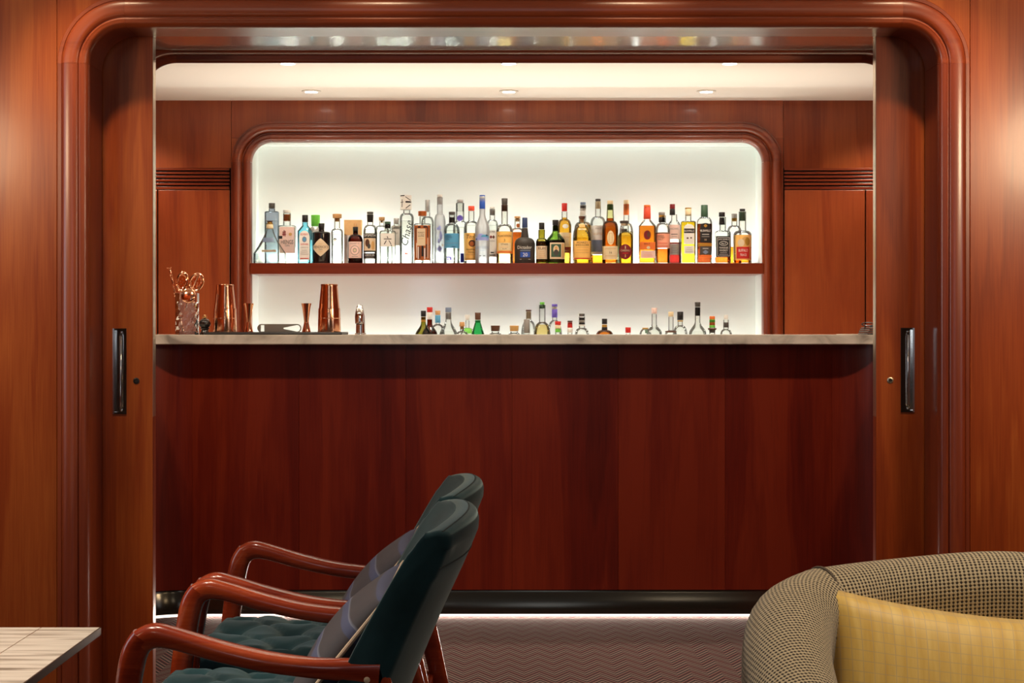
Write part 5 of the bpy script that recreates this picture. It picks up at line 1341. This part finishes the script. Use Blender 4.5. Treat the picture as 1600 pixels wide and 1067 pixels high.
B('square whiskey bottle with black filigree label, neck cap and shoulders clear', 1129.2, 24, 331.7, 367, 10, 360, FR, 6, 0.9, 'square', G_THICK, ('copper', 402), [(340, 351, 7.8, 9.2, 'black', 'capsule'), (331.7, 338.6, 9.6, 9.6, 'black')],
  [('rect', 0, 23, 369.5, 402, 'black', [R(0, 19.5, 371.5, 400.4, 'white'), R(0, 18.5, 372, 400, 'black'), T("JACK DANIEL'S", 374.8, 2.8, 'white', 16.5), O(0, 13, 377.4, 384.4, 'white'), O(0, 11.8, 378, 383.8, 'black'), T('No.7', 381, 3, 'white', 7), T('TENNESSEE', 387.6, 2.6, 'white', 14), T('WHISKEY', 391.8, 3.2, 'white', 13.4), R(0, 11, 395, 395.8, 'silver'), R(0, 14, 397.6, 398.4, 'silver')])], ncx=1128)
B('bottle with grey and gold cap peeking between the black filigree and orange labels', 1147.4, 22, 334, 362, 9, 352, BK, 2, 1, 'round', G_CLEAR, ('amber', 386), [(341, 345.8, 9, 7.4, 'gold', 'neck_band'), (334, 340.6, 9, 9, 'grey')])
B('round bourbon bottle with orange buffalo label over a red block, right end of shelf', 1160, 28.5, 326.4, 368, 11.6, 360, FR, 2, 1, 'round', G_CLEAR, ('amber', 370), [(331, 345, 8.4, 9.6, 'dgreen', 'capsule'), (326.4, 330, 8.6, 8.6, 'black')],
  [('rect', 0, 27.4, 367.6, 407, 'amberlabel', [O(3, 14, 370.6, 385.6, 'tan'), O(6, 8, 371.6, 384, 'gold'), O(-4, 10, 374, 386, 'buff'), R(-0.6, 20, 386.2, 404.4, 'red'), T('BUFFALO', 391.8, 4.4, 'white', 14, -0.6), T('TRACE', 398.8, 3.6, 'white', 10, -0.6), R(12, 3, 386, 406, 'orange')])])

# striped paper seal on the big white cap
for o in bpy.data.objects:
    if o.parent and o.parent.get('label', '').startswith('tall clear bottle with large vertical script') and o.name.split('.')[0] == 'cap':
        kq = FR / F
        rr = 9.0 * kq
        zq = lambda y: wz(y, FR) - Z_SH
        def seal(x0, y0, x1, y1, w_):
            p0, p1 = Vector((x0 * kq, 0, zq(y0))), Vector((x1 * kq, 0, zq(y1)))
            t = (p1 - p0).normalized(); nn = Vector((-t.z, 0, t.x)) * (w_ * kq / 2)
            vs = []
            for q in range(7):
                c = p0.lerp(p1, q / 6)
                for s in (1, -1):
                    v = c + nn * s
                    xx = max(-rr * 0.97, min(rr * 0.97, v.x))
                    vs.append((xx, -math.sqrt(rr * rr - xx * xx) - 0.0005, v.z))
            obj('seal_stripe', vs, grid_faces(7, 2), K['black'], o)
        seal(-8.6, 306.3, -1.6, 306.3, 1.6); seal(-0.4, 308, 7.6, 313.4, 1.0); seal(-0.2, 316, 8.4, 316, 2.6); seal(0.2, 326, 7.2, 320.4, 1.2); seal(-5.6, 312, -5.8, 324, 0.9); seal(-8, 316.6, -3.4, 316.2, 0.8)

# ---- lower row: bottles on the back counter, mostly hidden by the bar
LG = 'bottles on the back counter'
def LB(label, x, top, w, sh, nw, ny, caps, glass=None, liq=None, d=7.98, style='round', labels=(), **kw):
    base = CY + (EYE - Z_BB) * F / d
    B(label, x, w, top, sh, nw, ny, d, 2.0, 1.0, style, glass, liq, caps, labels, base, Z_BB, LG, **kw)
LB('olive green bottle with black and gold capsule, leftmost on the back counter', 661.6, 485.5, 26, 524, 7.4, 504, [(495, 503, 7.2, 7.6, 'gold', 'neck_band'), (485.5, 494.6, 8.2, 8, 'black', 'capsule')], G_OLIVE, ('dark', 522), style='s')
LB('dark bottle with red cap beside the olive green bottle', 671.4, 480, 24, 522, 8, 505, [(488, 499, 8.6, 8.6, 'white', 'capsule'), (480, 487.8, 9, 8.8, 'red')], G_BROWN, ('dark', 520), d=8.08, style='s')
LB('bottle with tan cork and blue capsule on the back counter', 684, 485.4, 22, 524, 6.4, 506, [(492.4, 504.4, 8.4, 8.4, 'sky', 'capsule'), (485.4, 492, 8.2, 7.6, 'cork', 'cork')], G_CLEAR, ('clear', 524))
LB('clear broad-shouldered bottle with pale blue cap on the back counter', 700.6, 480.4, 28, 523, 9, 500, [(488, 499, 9, 9, 'silver', 'capsule'), (480.4, 487.6, 9.4, 9.4, 'bluegrey')], G_CLEAR, ('clear', 517), d=8.06, style='s')
LB('short clear bottle with tan ball cork on the back counter', 722, 503, 20, 526, 6, 517, [(510, 514.4, 5, 4.6, 'cork', 'cork'), (503, 510, 7.4, 8.6, 'cork', 'stopper')], G_CLEAR, None)
LB('clear bottle with frosted cap and green shoulder on the back counter', 730.4, 492, 22, 524, 6.2, 512, [(492, 500, 8, 8, 'white')], G_CLEAR, None, d=8.1, labels=[('rect', 1, 12, 512.5, 521, 'green')])
LB('bright green bottle with dark brown cap and white neck band', 746.6, 488.4, 26, 531, 9, 504, [(500, 504, 8.6, 8.8, 'white', 'neck_band'), (488.4, 499.6, 9.2, 8.8, 'brown')], G_LGREEN, None, style='cone')
LB('clear bottle with broad dark brown stopper low on the back counter', 774, 508.6, 24, 530, 12, 520, [(508.6, 517.4, 14.4, 13.4, 'brown', 'stopper')], G_CLEAR, None)
LB('clear bottle with broad orange stopper low on the back counter', 803.4, 508.6, 22, 530, 12, 520, [(508.6, 517.4, 14.4, 13.2, 'tan', 'stopper')], G_CLEAR, None)
LB('bottle with long pewter grey capsule on the back counter', 823, 499, 23, 532, 9, 522, [(499, 520.6, 9, 10, 'grey', 'capsule')], G_CLEAR, None, d=8.02)
LB('bottle with cream capsule and black top behind the pewter grey capsule', 826, 484, 24, 526, 8, 500, [(486.6, 498, 7.4, 8, 'buff', 'capsule'), (484, 486.4, 8.8, 8.8, 'brown')], G_CLEAR, None, d=8.14)
LB('round-bellied amber bottle with green wax seal on a long clear neck', 847.2, 472, 27, 530, 10, 503, [(476, 482, 7, 10, 'dgreen', 'wax_seal'), (472, 475.8, 7.4, 7, 'green', 'wax_seal')], G_CLEAR, ('straw', 507), d=8.02)
LB('bottle with violet cap and lilac capsule on the back counter', 866.6, 475, 24, 530, 7.6, 500, [(483, 496, 8.4, 8.8, 'violet', 'capsule'), (475, 479, 8.6, 8.6, 'violet'), (479, 483, 7.6, 7.6, 'white', 'neck_band')], G_CLEAR, None, d=8.1)
LB('bottle with red cap, gold band and green neck on the back counter', 871.8, 502, 22, 534, 8.4, 523, [(508, 513.6, 8.8, 8.4, 'cream', 'capsule'), (513.6, 519, 8.4, 8.6, 'green', 'neck_band'), (502, 507.6, 9.6, 9.2, 'red')], G_CLEAR, None)
LB('bottle with red and white capsule and dark top on the back counter', 890.6, 501, 22, 534, 7.6, 523, [(503.4, 512, 7.4, 8, 'red', 'capsule'), (512, 519.6, 8.2, 8.6, 'white', 'neck_band'), (501, 503.2, 8, 8, 'brown')], G_CLEAR, None, d=8.035)
LB('clear bottle with flared black and white capsule on the back counter', 909.2, 490, 24, 530, 9.4, 512, [(495.6, 509, 7.6, 9.8, 'white', 'capsule'), (496.2, 500, 8.1, 8.5, 'black', 'neck_band'), (503.6, 507, 9.2, 9.8, 'black', 'neck_band'), (490, 494, 8.8, 8.8, 'dgrey')], G_CLEAR, None)
LB('amber bottle with black cap and yellow band on the back counter', 944.6, 498, 28, 526, 8, 515, [(507, 511, 8, 8.4, 'gold', 'neck_band'), (511, 515.6, 8.6, 9.2, 'black', 'neck_band'), (498, 506.4, 8.4, 8.4, 'black')], G_CLEAR, ('amber', 518))
LB('bottle with small square red cap on the back counter', 981.4, 511.4, 22, 536, 7, 524, [(511.4, 520, 8.6, 8.6, 'red')], G_CLEAR, None)
LB('stubby clear bottle with gold rim and green tag on the back counter', 1008.4, 512, 20, 530, 9.4, 514, [(512, 514, 10, 9.6, 'gold', 'rim')], G_CLEAR, None, labels=[('rect', 1, 4.6, 515, 520.5, 'dgreen')])
LB('pale clear bottle with white cap on the back counter', 1022.2, 481, 24, 520, 8, 506, [(481, 490, 9, 8.4, 'blush')], G_CLEAR, ('clear', 514), d=8.1, style='s')
LB('slim clear bottle with pale cork above a gold collar on the back counter', 1048.4, 487, 20, 526, 8, 516, [(487, 494.6, 8.6, 8, 'cream', 'cork'), (517, 519.4, 18, 18, 'brown', 'collar')], G_CLEAR, None)
LB('bottle with square black cap right of the pale cork on the back counter', 1062.8, 487, 24, 528, 8, 508, [(500.4, 502.4, 9, 9, 'gold', 'neck_band'), (487, 500, 9.6, 9.6, 'black')], G_CLEAR, None, d=8.1)
LB('clear round-shouldered bottle with tall black capsule, highest at the right of the back counter', 1090, 472, 27, 521, 8.4, 502, [(480, 493.4, 8, 8.4, 'black', 'capsule'), (472, 479.4, 8.8, 8.4, 'dgrey')], G_CLEAR, ('clear', 517), style='s')
LB('bottle with orange and green striped neck above a dark collar', 1112.8, 494, 22, 532, 9, 522, [(494, 499, 8.6, 8.6, 'orange'), (499, 503.6, 8.8, 8.8, 'green', 'neck_band'), (503.6, 508, 9, 9, 'orange', 'neck_band'), (508, 512, 9.2, 9.2, 'green', 'neck_band'), (512.6, 515.4, 14, 13, 'brown', 'collar'), (515.4, 520, 10, 9, 'dgrey', 'neck_band')], G_CLEAR, None)
LB('small clear bottle with black band, rightmost on the back counter', 1134.4, 492, 20, 530, 8.4, 514, [(503.6, 511.6, 8.6, 8.6, 'dgrey', 'capsule'), (492, 499, 6.4, 7, 'white')], G_CLEAR, None)
